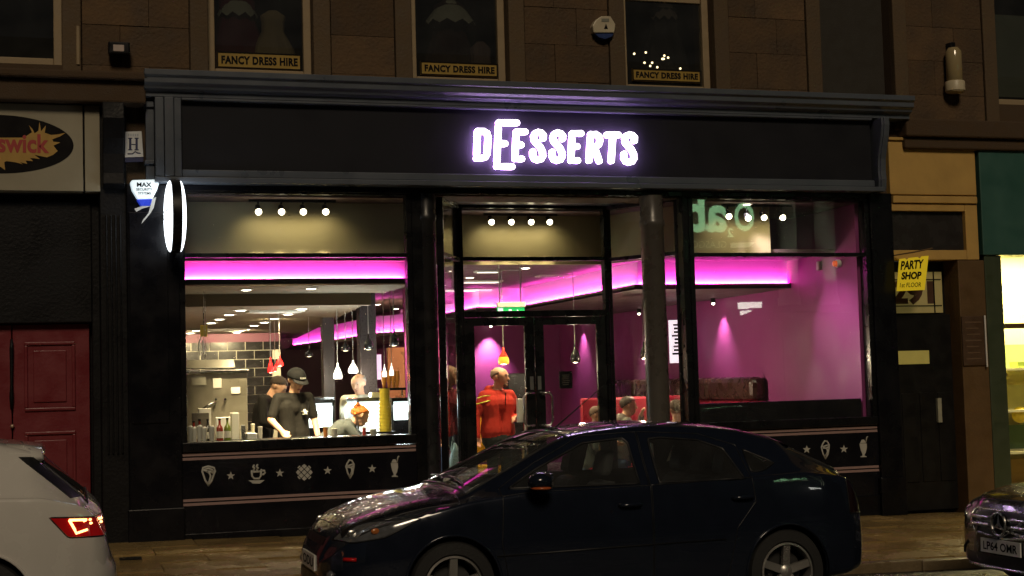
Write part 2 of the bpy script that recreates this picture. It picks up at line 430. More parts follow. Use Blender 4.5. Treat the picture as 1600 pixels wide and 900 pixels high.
costume('costume_mannequin', 'beige full-skirted costume beside the burgundy one upstairs', 428, 20, .50, [(.30, 0), (.29, .3), (.22, .62), (.12, .80), (.13, .9), (.14, .98), (.05, 1.04)], mat('beige_cotton', (.42, .30, .17), .9, bump=.3))
costume('costume_mannequin', 'dark maroon costume with white collar in the middle upstairs window', 705, 10, .62, dress, mat('dark_maroon', (.055, .022, .022), .9, bump=.3), collar(m_lace, 1.06, .2))
costume('costume_mannequin', 'small pale costume at the corner of the middle upstairs window', 752, 60, .45, [(.15, 0), (.15, .3), (.11, .5), (.12, .62), (.04, .7)], mat('dusty_pink', (.20, .12, .11), .9, bump=.3))
costume('costume_mannequin', 'dark robe behind the fairy lights upstairs', 1040, 0, .8, dress, mat('dark_robe', (.03, .026, .03), .9, bump=.3), collar(mat('robe_trim', (.2, .15, .14), .8), 1.15, .12))
fl = thing('fairy_lights', 'string of warm fairy lights inside the upstairs window', 'lights', at(1030, 105, .35))
pts = [(991, 84), (1009, 82), (1007, 98), (1016, 103), (1019, 98), (1027, 105), (1035, 92), (1038, 87), (1037, 92), (1044, 90), (1063, 107)]
m_fairy = mat('fairy_bulb', (1, .8, .5), .4, emis=(1, .74, .42), estr=9)
wp = []
for i, (x, y) in enumerate(pts):
    p = at(x, y, .34+.02*(i % 3)); wp.append(p); MB().ball(p, .0135, 8, 6).build('bulb', m_fairy, fl, smooth=True)
MB().tube(wp, .003, 5).build('wire', m_ink, fl)

# intruder alarm box between the windows, bulkhead lamp, floodlight
o = thing('alarm_box', 'cream hexagonal alarm box on the stone wall beside the fairy light window', 'alarm', at(944, 55, 0), group='alarm boxes')
P = lambda x, y, Y=-.10: X(at(x, y, Y))
MB().prism([P(926, 40), P(931, 31), P(940, 25), P(954, 25), P(962, 38), P(960, 51), P(928, 51)], -.10, .02).build('cover', mat('cream_plastic', (.52, .46, .33), .4), o, bevel=.01)
MB().prism([P(930, 52), P(960, 52), P(957, 57), P(946, 61), P(936, 58)], -.09, .02).build('lens', mat('blue_lens', (.03, .05, .16), .2), o, bevel=.006)
MB().prism([P(944, 45, -.104), P(950, 45, -.104), P(947, 37, -.104)], -.104, -.099).build('emblem', m_ink, o)
MB().prism([P(940, 29, -.104), P(952, 29, -.104), P(952, 34, -.104), P(940, 34, -.104)], -.104, -.099).build('label_print', mat('grey_print', (.2, .2, .16), .6), o)
o = thing('bulkhead_lamp', 'unlit tall bulkhead lamp with cream base on the stone wall right', 'lamp', at(1492, 155, -.1))
c = at(1491, 110, -.12)
MB().lathe([(.0, .27), (.07, .262), (.10, .21), (.10, -.16), (.09, -.17)], (c.x, c.y, c.z+.02), 20).build('glass_jar', mat('amber_glass', (.34, .27, .14), .12, coat=1), o, smooth=True)
MB().lathe([(.115, -.16), (.122, -.17), (.122, -.28), (.105, -.30)], (c.x, c.y, c.z+.02), 20).build('base', mat('cream_metal', (.55, .48, .33), .5), o, smooth='auto')
MB().box(c.x-.035, c.x+.035, c.y, .03, c.z+.22, c.z+.36).build('bracket', m_frame, o, bevel=.01)
o = thing('floodlight', 'small dark floodlight fixed to the stone wall above the pilaster', 'lamp', at(186, 78, -.1))
c = at(186, 76, -.16)
MB().box(c.x-.11, c.x+.11, c.y-.02, c.y+.10, c.z-.06, c.z+.07).build('housing', m_frame, o, bevel=.015)
MB().box(c.x-.06, c.x+.05, c.y-.03, c.y-.02, c.z-.035, c.z+.035).build('lens', mat('flood_lens', (.5, .42, .38), .15), o, bevel=.004)
MB().box(c.x-.02, c.x+.02, c.y+.10, .04, c.z-.03, c.z+.03).build('bracket', m_frame, o)
c = at(122, 60, -.03)
tag(MB().cyl((c.x, -.03, at(124, 102).z), (c.x, -.03, at(122, 42).z), .022).build('wall_pipe', m_cream, None, smooth='auto'), 'short pale pipe on the stone left of the floodlight', 'pipe')

# ================================================================ dessert shop front
shop = thing('shop_front', 'dark grey dessert shop front with wide fascia, glazing and recessed double doors', 'shop front', (5.3, 0, 0))
# cornice: moulded section run along x
prof = [(.05, 4.965), (-.33, 4.965), (-.33, 4.905), (-.30, 4.885), (-.30, 4.83), (-.26, 4.80), (-.25, 4.775), (-.19, 4.755), (-.19, 4.70), (.05, 4.70)]
MB().prismx(prof, .90, 10.02).build('cornice', m_paint, shop, bevel=.006)
FY = -.17
MB().box(1.28, 9.50, FY+.05, .05, 3.94, 4.68).build('fascia_panel', m_fascia, shop)
def frame(x0, x1, y0, y1, z0, z1, nm='fascia_moulding', m=m_paint, bev=.008): return MB().box(x0, x1, y0, y1, z0, z1).build(nm, m, shop, bevel=bev)
frame(1.283, 9.497, FY-.02, .05, 4.672, 4.699)
frame(1.283, 9.497, FY-.02, .05, 3.86, 3.938); frame(1.0, 9.62, FY-.05, .05, 3.80, 3.857)
frame(1.01, 1.10, FY-.03, .05, 3.862, 4.697); frame(1.105, 1.20, FY-.05, .05, 3.862, 4.697); frame(1.205, 1.279, FY-.02, .05, 3.862, 4.697)
MB().box(.92, 1.005, -.10, .05, 3.83, 4.69).box(.905, 1.003, -.13, .05, 4.00, 4.04).box(.905, 1.003, -.13, .05, 4.60, 4.66).build('end_return', m_paint, shop, bevel=.006)
# ogee console bracket at the far end
con = [(.05, 4.69), (-.31, 4.69), (-.315, 4.60), (-.29, 4.47), (-.24, 4.33), (-.20, 4.20), (-.19, 4.05), (-.20, 3.95), (-.18, 3.83), (.05, 3.83)]
MB().prismx(con, 9.55, 9.66).build('console_bracket', m_paint, shop, bevel=.008)
MB().prismx([(y-.02 if y < 0 else y, z) for y, z in con], 9.575, 9.635).build('console_rib', m_paint, shop, bevel=.006)
# soffit band under the fascia, pilasters
frame(1.25, 9.45, -.04, .12, 3.735, 3.798, 'head_rail', m_black)
MB().box(.72, 1.25, -.06, .20, gz(1)-.05, 3.80).build('pilaster', m_black, shop, bevel=.008)
MB().box(.74, 1.13, -.075, -.06, 1.3, 3.5).build('pilaster_panel', m_black, shop, bevel=.01)
MB().box(9.50, 9.80, -.06, .25, gz(9.6)-.05, 3.80).build('pilaster', m_black, shop, bevel=.008)
MB().box(9.47, 9.82, -.09, .25, gz(9.6)-.05, .35).build('pilaster_plinth', m_black, shop, bevel=.01)
MB().box(.70, 1.27, -.09, .20, gz(1)-.05, .42).build('pilaster_plinth', m_black, shop, bevel=.01)

XL0, XL1, XR0, XR1 = 1.31, 3.71, 7.16, 9.44      # the two bays
DL, DR, DY = 4.645, 6.44, 1.1                   # the recessed door line
SL, SR = 4.13, 7.05                             # where the splays start
def bay(x0, x1, sillz, glassz):
    for xx in (x0-.06, x1): frame(xx, xx+.06, -.02, .12, .98, 3.735, 'frame_stile', m_frame, .006)
    frame(x0, x1, -.015, .10, 3.030, 3.075, 'transom_bar', m_frame, .006)
    frame(x0, x1, -.02, .10, 3.715, 3.735, 'top_rail', m_frame, .004)
    frame(x0-.055, x1+.055, -.05, .12, sillz-.10, sillz, 'window_sill', m_frame, .01)
    MB().box(x0, x1, .03, .038, 3.075, 3.715).build('pane', m_glass, shop)
    MB().box(x0, x1, .03, .038, sillz, 3.03).build('pane', m_glass, shop)
bay(XL0, XL1, 1.085, 1.09); bay(XR0, XR1, 1.085, 1.09)
frame(3.772, 3.90, -.02, .14, gz(4)-.05, 3.735, 'corner_post', m_frame, .01)
frame(7.02, 7.098, -.02, .14, gz(7)-.05, 3.735, 'corner_post', m_frame, .01)
# round columns
for xx, nm in ((at(668, 450, .06).x, 0), (at(1024, 450, -.06).x, 1)):
    yy = .06 if nm == 0 else -.02; rr = .105 if nm == 0 else .135
    z0 = gz(xx)-.05
    MB().lathe([(rr*1.35, 0), (rr*1.35, .16), (rr*1.12, .2), (rr*1.05, .24), (rr, .26), (rr, 3.45), (rr*1.1, 3.47), (rr*1.1, 3.52), (rr, 3.54), (rr, 3.735-z0)], (xx, yy, z0), 28).build('column', mat('column_paint_lit_dark_%d' % nm, (.075, .068, .06) if nm else (.012, .012, .013), .32), shop, smooth='auto')  # light falling on the right column is put into its paler paint
# recess: soffit, floor, splayed side screens, door line
MB().prismz([(3.9, .12), (7.02, .12), (DR+.05, DY+.1), (DL-.05, DY+.1)], 3.75, 3.80).build('recess_soffit', m_paint, shop)
MB().prismz([(SL, .10), (SR, .10), (DR, DY), (DL, DY)], -.06, .045).build('threshold_step', mat('threshold_tile', (.06, .06, .06), .3, noise=.3), shop, bevel=.01)
def splay(xa, ya, xb, yb, name=''):
    a = Vector((xa, ya, 0)); c = Vector((xb, yb, 0)); d = (c-a); L_ = d.length; d.normalize(); n = Vector((-d.y, d.x, 0))
    def bar(s0, s1, t0, t1, z0, z1, nm, m, bev=.005):
        q = [a+d*s0+n*t0, a+d*s1+n*t0, a+d*s1+n*t1, a+d*s0+n*t1]
        MB().prismz([(p.x, p.y) for p in q], z0, z1).build(nm, m, shop, bevel=bev)
    bar(0, .045, -.04, .04, .05, 3.75, 'screen_stile', m_frame); bar(L_-.045, L_, -.04, .04, .05, 3.75, 'screen_stile', m_frame)
    for z0, z1 in ((.05, .45), (3.065, 3.11), (3.70, 3.75)): bar(.045, L_-.045, -.035, .035, z0, z1, 'screen_rail', m_frame)
    for z0, z1 in ((.45, 3.065), (3.11, 3.70)): bar(.045, L_-.045, -.003, .003, z0, z1, 'pane', m_glass, 0)
splay(SL, .15, DL-.05, DY); splay(DR+.05, DY, SR, .15)
for xx in (DL-.09, DR): frame(xx, xx+.09, DY-.05, DY+.07, .045, 3.75, 'door_post', m_frame, .006)
frame(DL, DR, DY-.045, DY+.05, 3.08, 3.125, 'door_transom', m_frame, .005)
frame(DL, DR, DY-.05, DY+.06, 2.40, 2.475, 'door_head', m_frame, .005); frame(DL, DR, DY-.04, DY+.05, 3.715, 3.75, 'top_rail', m_frame, .004)
MB().box(DL, DR, DY, DY+.008, 3.125, 3.715).build('pane', m_glass, shop); MB().box(DL, DR, DY, DY+.008, 2.475, 3.08).build('pane', m_glass, shop)
mid = at(836, 600, DY).x
m_doorframe = mat('door_frame', (.006, .006, .007), .3)
for k, (x0, x1) in enumerate(((DL+.005, mid-.004), (mid+.004, DR-.005))):
    d = MB(); st = .115
    d.box(x0, x0+st, DY-.025, DY+.025, .06, 2.395).box(x1-st, x1, DY-.025, DY+.025, .06, 2.395)
    d.box(x0+st, x1-st, DY-.024, DY+.024, .06, .36).box(x0+st, x1-st, DY-.024, DY+.024, 2.30, 2.395)
    dr = d.build('door', m_doorframe, shop)
    MB().box(x0+st, x1-st, DY-.004, DY+.004, .36, 2.30).build('pane', m_glass, dr)
    hx = x1-.045 if k == 0 else x0+.045
    ox = -.13 if k == 0 else .13
    z0, z1 = at(836, 665, DY).z, at(836, 614, DY).z
    hp = [(hx, DY-.025, z1), (hx, DY-.10, z1), (hx+ox*.75, DY-.10, z1), (hx+ox, DY-.10, z1-.05), (hx+ox, DY-.10, z0+.05), (hx+ox*.75, DY-.10, z0), (hx, DY-.10, z0), (hx, DY-.025, z0)]
    MB().tube(hp, .015, 10).build('pull_handle', m_chrome, dr, smooth=True)
    q = at(834 if k == 0 else 845, 598, DY)
    MB().box(hx-.022, hx+.022, DY-.030, DY-.025, at(836, 609, DY).z, at(836, 588, DY).z).build('finger_plate', mat('finger_plate_%d' % k, (.22, .22, .22), .4, metal=.6), dr)
# right of the recess the front continues behind the round column
# stall risers with printed pinstripes and dessert icons
def strokes(parent, paths, r=.011, Y=-.016, m=m_icon, name='icon'):
    b = MB()
    for pth in paths:
        b.stroke([at(x, y, Y) for x, y in pth], r, .35, 6)
    return b.build(name, m, parent, smooth=True)
def filled(parent, polys, Y=-.013, m=m_icon, name='icon'):
    b = MB()
    for pl in polys: b.prism([X(at(x, y, Y)) for x, y in pl], Y, Y+.006)
    return b.build(name, m, parent)
def star(cx, cy, r):
    return [(cx+(r if i % 2 == 0 else r*.42)*math.sin(math.pi*i/5), cy-(r if i % 2 == 0 else r*.42)*math.cos(math.pi*i/5)) for i in range(10)]
def circ(cx, cy, rx, ry, a0=0, a1=360, n=18): return [(cx+rx*math.cos(R(a0+(a1-a0)*i/n)), cy+ry*math.sin(R(a0+(a1-a0)*i/n))) for i in range(n+1)]
risers = []
for x0, x1 in ((XL0-.06, XL1+.06), (XR0-.06, XR1+.06)):
    sr = MB().box(x0, x1, -.008, .12, gz((x0+x1)/2)-.25, .975).build('stall_riser', m_stallriser, shop)
    risers.append(sr)
    MB().box(x0, x1, -.035, -.008, gz((x0+x1)/2)-.25, .14).build('plinth', m_black, sr, bevel=.01)
    for z in (.955, .912, .482, .439):
        MB().box(x0+.01, x1-.01, -.0145, -.008, z-.014, z+.014).build('pinstripe', m_stripe, sr)
L0, R0 = risers
# ice-cream cone, star, coffee cup, star, waffle, star, whipped cone, star, sundae glass
k = 7.83
f1 = lambda x, y: (300+x/k, 685+y/k)
f2 = lambda x, y: (480+x/k, 675+y/k)
strokes(L0, [[f1(*p) for p in ((200, 575), (160, 510), (125, 400), (135, 360), (200, 342), (270, 360), (283, 400), (240, 520), (200, 575))],
             [f1(*p) for p in ((140, 385), (175, 400), (210, 420), (228, 460), (215, 520), (200, 550))], [f1(*p) for p in ((160, 380), (200, 368), (245, 385), (262, 405))], [f1(*p) for p in ((180, 405), (225, 405), (250, 420))]])
strokes(L0, [[f1(*p) for p in ((730, 400), (735, 460), (760, 492), (820, 492), (842, 460), (848, 385))], [f1(*p) for p in ((735, 412), (835, 405))],
             [f1(*p) for p in ((848, 395), (885, 395), (893, 420), (875, 440), (848, 440))], [f1(*p) for p in ((758, 330), (748, 350), (765, 365), (755, 388))], [f1(*p) for p in ((800, 325), (790, 345), (806, 362), (796, 385))]])
filled(L0, [[f1(*p) for p in ((688, 514), (890, 510), (850, 540), (830, 552), (740, 552), (725, 535))]])
for cx, cy in (f1(475, 458), f1(1075, 425), f2(250, 472), f2(795, 450)): filled(L0, [star(cx, cy, 6.8)], name='star')
wc = (475.5, 738)
for i in range(-2, 3):
    for j in range(-2, 3):
        cx, cy = wc[0]+(i-j)*4.9, wc[1]+(i+j)*4.9
        if math.hypot(cx-wc[0], cy-wc[1]) < 15:
            pv = []
            for vx, vy in ((cx, cy-4.1), (cx+4.1, cy), (cx, cy+4.1), (cx-4.1, cy)):
                dd = math.hypot(vx-wc[0], vy-wc[1]); kk = min(1, 13/dd) if dd > 0 else 1; pv.append((wc[0]+(vx-wc[0])*kk, wc[1]+(vy-wc[1])*kk))
            ar = abs(sum(pv[a][0]*pv[(a+1) % 4][1]-pv[(a+1) % 4][0]*pv[a][1] for a in range(4)))/2
            if ar > 4: filled(L0, [pv], name='waffle_square')
def cone(par, f, s=1):
    strokes(par, [[f(*p) for p in ((525, 562), (495, 500), (475, 420), (490, 385), (515, 345), (545, 350), (572, 395), (570, 430), (555, 510), (525, 562))], [f(*p) for p in ((495, 415), (530, 405), (560, 395))], [f(*p) for p in ((500, 432), (535, 435), (565, 418))], [f(*p) for p in ((545, 445), (550, 480), (530, 520))]], .010)
def sundae(par, f):
    filled(par, [[f(*p) for p in ((1022, 380), (1110, 380), (1112, 430), (1100, 490), (1085, 515), (1085, 530), (1110, 540), (1108, 548), (1035, 548), (1036, 538), (1060, 530), (1058, 512), (1040, 470), (1028, 420))], [f(*p) for p in ((1030, 375), (1050, 335), (1080, 335), (1104, 375))]])
    strokes(par, [[f(*p) for p in ((1100, 360), (1112, 305), (1120, 300))]], .008)
cone(L0, f2); sundae(L0, f2)
f3 = lambda x, y: (1200+(x+178)/k, 650+(y-40)/k)
cone(R0, f3)
f4 = lambda x, y: (1200+(x+98)/k, 650+(y-45)/k)
sundae(R0, f4)
for cx, cy in ((1200+475/k, 650+410/k), (1200+930/k, 650+405/k)): filled(R0, [star(cx, cy, 6.4)], name='star')
f5 = lambda x, y: (1093+x/k-200/k, 648+y/k)
# icons of the far riser that the parked car hides
for dx in (7.55, 7.95, 8.35):
    zc = .70
    b = MB(); b.prism([(dx+.048*(1 if i % 2 == 0 else .42)*math.sin(math.pi*i/5), zc+.048*(1 if i % 2 == 0 else .42)*math.cos(math.pi*i/5)) for i in range(10)], -.013, -.007); b.build('star', m_icon, R0)

# ---------------------------------------------------------------- lit name letters
sg = thing('illuminated_sign', 'glowing white DEESSERTS letters on the dark fascia', 'sign', at(870, 262, -.2))
q = 1600/280.
def lp(pts, dx=0, dy=0): return [at(730+(x+dx)/q, 170+(y+dy)/q, -.205) for x, y in pts]
S_ = [(682, 262), (684, 235), (665, 214), (635, 207), (608, 218), (596, 245), (602, 278), (628, 310), (656, 342), (676, 382), (678, 420), (662, 448), (634, 456), (604, 444), (588, 415), (588, 380)]
E_ = [[(520, 205), (440, 205), (430, 445), (490, 447)], [(435, 322), (485, 322)]]
LET = [('letter_d', [[(95, 200), (150, 200), (180, 218), (190, 250), (180, 400), (165, 430), (130, 440), (85, 440), (95, 200)]], 0, 0),
       ('letter_e', [[(445, 125), (283, 122), (266, 513), (403, 516)], [(275, 308), (340, 310)]], 0, 0),
       ('letter_e', E_, 0, 0), ('letter_s', [S_], 0, 0), ('letter_s', [S_], 173, 5), ('letter_e', E_, 500, 14),
       ('letter_r', [[(1092, 460), (1105, 226), (1150, 226), (1180, 245), (1190, 280), (1178, 318), (1140, 342), (1115, 345)], [(1140, 345), (1182, 465)]], 0, 0),
       ('letter_t', [[(1250, 231), (1355, 233)], [(1305, 232), (1290, 464)]], 0, 0), ('letter_s', [S_], 815, 22)]
rr = .0355
for i, (nm, paths, dx, dy) in enumerate(LET):
    b = MB(); b2 = MB()
    for pth in paths:
        pp = lp(pth, dx, dy)
        dense = []
        for a_, c_ in zip(pp[:-1], pp[1:]):
            n_ = max(1, int((c_-a_).length/.06)); dense += [a_.lerp(c_, t/n_) for t in range(n_)]
        dense.append(pp[-1])
        b.stroke(dense, rr, .55, 12); b2.stroke([v+Vector((0, .045, 0)) for v in dense], rr*.88, .55, 8)
    lt = b.build(nm, m_letter, sg, smooth=True)
    b2.build('halo_back', m_lside, lt, smooth=True)

# ---------------------------------------------------------------- round projecting sign
c = at(268, 338, -.28); rad = .37
ps = thing('projecting_sign', 'round double-sided glowing white projecting sign at the dark pilaster', 'sign', (c.x, -.05, c.z))
m_dome = mat('lit_dome', (.9, .9, .9), .3, emis=(.88, .95, 1.0), estr=3.2)
cx = c.x+.035
MB().lathe([(rad, -.05), (rad+.012, -.045), (rad+.012, .045), (rad, .05)], (cx, c.y, c.z), 40, 'x').build('rim', m_frame, ps, smooth='auto')
for s in (-1, 1):
    MB().lathe([(rad*math.cos(R(a)), s*(.05+.06*math.sin(R(a)))) for a in range(0, 91, 10)], (cx, c.y, c.z), 40, 'x').build('dome', m_dome, ps, smooth=True)
MB().box(cx-.02, cx+.02, c.y+rad-.02, -.05, c.z-.08, c.z+.08).build('bracket', m_frame, ps)
def sidewrite(v):   # lettering set on the face that looks along -x, reading outwards from the wall
    yy = c.y+rad*.8-(v.x)*rad*1.6; zz = c.z+v.z*rad
    r2 = min(1, ((yy-c.y)**2+(zz-c.z)**2)/rad**2)
    return Vector((cx-.053-.06*math.sqrt(max(0, 1-r2))-.002, yy, zz))
text('DEESSERTS', m_ink, 'lettering', ps, (0, 1, -.13, .13), 0, bold=.02, rotate=lambda v: sidewrite(v))

# ---------------------------------------------------------------- wedge alarm box with hanging tape, letter H plate
al = thing('alarm_box', 'lit white MAX alarm box with blue base beside the round sign', 'alarm', at(225, 300, -.1), group='alarm boxes')
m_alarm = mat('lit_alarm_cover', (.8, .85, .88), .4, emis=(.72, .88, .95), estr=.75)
MB().prism([P(203, 286), P(206, 282), P(243, 281), P(248, 287), P(245, 297), P(238, 311), P(214, 311), P(206, 298)], -.14, -.05).build('cover', m_alarm, al, bevel=.012)
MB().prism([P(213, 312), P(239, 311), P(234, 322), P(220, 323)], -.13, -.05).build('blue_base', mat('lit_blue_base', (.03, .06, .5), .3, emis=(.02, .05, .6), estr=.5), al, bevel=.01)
tb = lambda x0, x1, y0, y1: (at(x0, 300, -.142).x, at(x1, 300, -.142).x, at(225, y1, -.142).z, at(225, y0, -.142).z)
text('MAX', m_ink, 'lettering', al, tb(214, 237, 285, 292), -.1405, bold=.03)
text('SECURITY', m_ink, 'lettering', al, tb(213, 238, 294, 298), -.1405, bold=.015)
text('SYSTEMS', m_ink, 'lettering', al, tb(216, 236, 300, 304), -.1405, bold=.01)
m_tape = mat('torn_tape', (.55, .56, .54), .6)
for pl in ([(238, 310), (244, 308), (240, 325), (236, 332), (228, 342), (221, 350), (223, 344), (232, 333), (235, 322)], [(210, 326), (222, 322), (236, 322), (222, 326), (213, 331)]):
    MB().prism([P(*p_, -.15) for p_ in pl], -.152, -.147).build('hanging_tape', m_tape, al)
hp = tag(MB().prism([P(196, 206, -.08), P(221, 205, -.08), P(224, 245, -.08), P(195, 246, -.08)][::-1], -.085, -.06).build('letter_plate', mat('plate_white', (.62, .63, .62), .5), None), 'white plate with a blue letter H above the alarm box', 'sign')
m_navy = mat('navy_ink', (.02, .025, .08), .5)
hb = MB()
for a_, b_ in (((203.5, 216), (203.5, 234)), ((213.5, 216), (213.5, 234))):
    hb.prism(quad(a_[0]-1.8, a_[1], a_[0]+1.8, b_[1], -.088), -.088, -.084)
    for yy in (216, 234): hb.prism(quad(a_[0]-3.2, yy-.8, a_[0]+3.2, yy+.8, -.0885), -.0885, -.0845)
hb.prism(quad(205.4, 225, 211.6, 226.5, -.0885), -.0885, -.084)
hb.build('letter_h', m_navy, hp)
for i_ in range(5): MB().prism(quad(200+i_*3.5, 209, 202.3+i_*3.5, 213, -.0878), -.0878, -.0845).build('faint_print', MATS.get('faint_ink') or mat('faint_ink', (.40, .42, .45), .6), hp)
MB().stroke([at(x, y, -.087) for x, y in ((200, 240.5), (207, 240.5), (211, 237), (215, 239), (219, 239.5))], .006, .3, 6).build('flourish', m_navy, hp)
MB().prism([P(195.5, 246.6, -.08), P(224, 245.6, -.08), P(224, 252.5, -.08), P(195.5, 253.5, -.08)][::-1], -.084, -.06).build('blue_foot', m_navy, hp)
# ================================================================ left neighbour
nb = thing('neighbour_shop_front', 'dark closed shop front with red panelled doors left of the dessert shop', 'shop front', (-.8, 0, 0))
m_soot = mat('sooty_black_paint', (.007, .007, .008), .5, noise=.4, nscale=3, bump=.25, bscale=30, spec=.2)
m_red = mat('red_door_paint', (.165, .018, .024), .42, noise=.2, nscale=5, bump=.12, bscale=30)
xr = at(140, 600, .2).x
MB().box(.45, .72, -.04, .3, gz(.5)-.05, 4.62).build('pilaster', m_soot, nb, bevel=.01)
for i in range(4):
    x = at(166.5+i*7.2, 400, -.05).x
    MB().box(x-.009, x+.009, -.066, -.04, 1.0, at(170, 336, -.05).z).build('flute', m_soot, nb, bevel=.007)
MB().prismx([(.0, 4.62), (-.26, 4.62), (-.28, 4.45), (-.22, 4.25), (-.13, 4.1), (-.12, 3.9), (-.17, 3.78), (-.04, 3.74)], .48, .70).build('console_bracket', m_soot, nb, bevel=.012)
MB().box(-3, .45, .30, .5, gz(-1)-.1, 3.8).build('back_panel', m_soot, nb)
MB().box(xr+.03, .45, .12, .32, gz(0)-.05, 3.62).build('door_jamb', m_soot, nb, bevel=.01)
MB().box(-3, xr+.03, .10, .30, at(70, 508, .15).z+.02, 3.62).build('boarded_fanlight', m_soot, nb, bevel=.01)
zt = at(70, 507, .2).z; dm = at(19, 600, .2).x
for x0, x1 in ((dm+.006, xr), (dm-.86, dm-.006)):
    d = MB().box(x0, x1, .20, .26, gz(0)+.02, zt).build('door', m_red, nb, bevel=.004)
    pw0, pw1 = (at(38, 600, .2).x, at(118, 600, .2).x) if x0 > dm else (dm-.70, dm-.15)
    for za, zb_ in ((at(75, 642, .2).z, at(75, 534, .2).z), (gz(0)+.22, at(75, 674, .2).z)):
        bb = MB(); t = .035
        bb.box(pw0, pw1, .178, .199, za, za+t).box(pw0, pw1, .178, .199, zb_-t, zb_).box(pw0, pw0+t, .178, .199, za+t, zb_-t).box(pw1-t, pw1, .178, .199, za+t, zb_-t)
        bb.build('panel_moulding', m_red, d, bevel=.01)
        MB().box(pw0+.09, pw1-.09, .184, .199, za+.09, zb_-.09).build('raised_panel', m_red, d, bevel=.012)
c = at(19, 666, .17)
MB().ball(c, .022).build('door_knob', mat('worn_brass', (.55, .40, .30), .35, metal=.7), nb, smooth=True)
MB().tube([at(18, y, .16) for y in (530, 545, 600, 622, 640)], [.012, .02, .014, .022, .012], 8).build('door_pull', m_soot, nb, smooth=True)
# its fascia sign
fs = thing('fascia_sign', 'grey fascia sign with black oval, yellow flames and red lettering', 'sign', at(60, 298, -.08))
m_grey = mat('aged_sign_panel', (.30, .27, .19), .5, noise=.25, nscale=2)
MB().box(at(-120, 230, -.08).x, at(129.5, 230, -.08).x, -.08, .1, at(70, 298, -.08).z, at(70, 163, -.08).z).build('panel', m_grey, fs, bevel=.004)
MB().box(at(132.5, 230, -.08).x, at(156, 230, -.08).x, -.08, .1, at(70, 298, -.08).z, at(70, 163, -.08).z).build('panel', m_grey, fs, bevel=.004)
MB().box(at(129.7, 230, -.08).x, at(132.3, 230, -.08).x, -.06, .1, at(70, 298, -.08).z, at(70, 163, -.08).z).build('panel_gap', m_ink, fs)
oc = at(-2, 225, -.083); ow = at(115, 225, -.083).x-oc.x; oh = .30
MB().prism([(oc.x+ow*math.cos(R(a)), oc.z+oh*math.sin(R(a))) for a in range(0, 360, 6)], -.0845, -.08).build('oval', m_ink, fs)
m_flame = mat('flame_yellow', (.42, .25, .05), .5, noise=.25, nscale=8)
g = lambda x, y: X(at(x/6., 160+y/6., -.088))
fl_ = [(-200, 330), (0, 330), (225, 330), (262, 305), (300, 280), (272, 215), (305, 250), (325, 290), (360, 265), (370, 180), (385, 270), (430, 215), (420, 285), (480, 305), (540, 300), (615, 285), (560, 320), (490, 345), (500, 368), (565, 375), (500, 405), (540, 455), (500, 490), (440, 515), (320, 490), (375, 530), (280, 520), (310, 550), (240, 545), (255, 575), (185, 560), (215, 580), (140, 560), (60, 550), (40, 560), (48, 635), (0, 600), (-60, 560), (-200, 560)]
MB().prism([g(*p_) for p_ in fl_][::-1], -.088, -.0845).build('flame', m_flame, fs)
text('Brunswick', mat('sign_red', (.36, .035, .03), .5), 'lettering', fs, (at(-72, 225, -.09).x, at(77, 225, -.09).x, g(0, 470)[1], g(0, 290)[1]), -.0885, bold=.03)

# ================================================================ tenement entrance 291 on the right
en = thing('tenement_entrance', 'dark tenement entrance with ochre stone head and numbered fanlight', 'entrance', (10.4, 0, gz(10.4)))
m_ochre = mat('ochre_masonry_paint', (.52, .33, .095), .7, noise=.22, nscale=3.5, bump=.15, bscale=15)
m_brown = mat('brown_timber', (.11, .062, .022), .6, noise=.25, nscale=5, bump=.15, bscale=25)
m_ddoor = mat('black_brown_door', (.010, .0095, .009), .4, noise=.25, spec=.25)
z_ = lambda y, Y=0.: at(1455, y, Y).z
x_ = lambda x, Y=0.: at(x, 450, Y).x
MB().box(9.805, x_(1531), -.03, .2, z_(305), z_(222)).build('head_panel', m_ochre, en, bevel=.01)
MB().box(9.80, x_(1533), -.06, .2, z_(221.5), z_(217)).build('head_drip', m_ochre, en, bevel=.008)
MB().box(9.83, x_(1530), -.05, .2, z_(318), z_(307)).build('head_mould', m_ochre, en, bevel=.008)
MB().box(9.81, x_(1394), -.02, .2, z_(406), z_(319)).build('transom_stile', m_ochre, en, bevel=.005)
MB().box(x_(1512), x_(1531), -.02, .2, z_(406), z_(319)).build('transom_stile', m_ochre, en, bevel=.005)
MB().box(x_(1394.3), x_(1511.7), -.02, .2, z_(330), z_(319)).build('transom_rail', m_ochre, en, bevel=.005)
MB().box(x_(1394.3), x_(1511.7), -.02, .2, z_(406), z_(391)).build('transom_rail', m_ochre, en, bevel=.005)
MB().box(x_(1394.3), x_(1511.7), .04, .05, z_(391), z_(330)).build('transom_pane', mat('dusty_dark_glass', (.028, .025, .024), .25, noise=.3), en)
MB().box(9.805, x_(1505), .30, .5, gz(10.4)-.1, z_(406)).build('reveal_back', m_ddoor, en)
MB().box(x_(1497), x_(1538), -.02, .5, gz(10.6)-.1, z_(407)).build('pier', m_brown, en, bevel=.01)
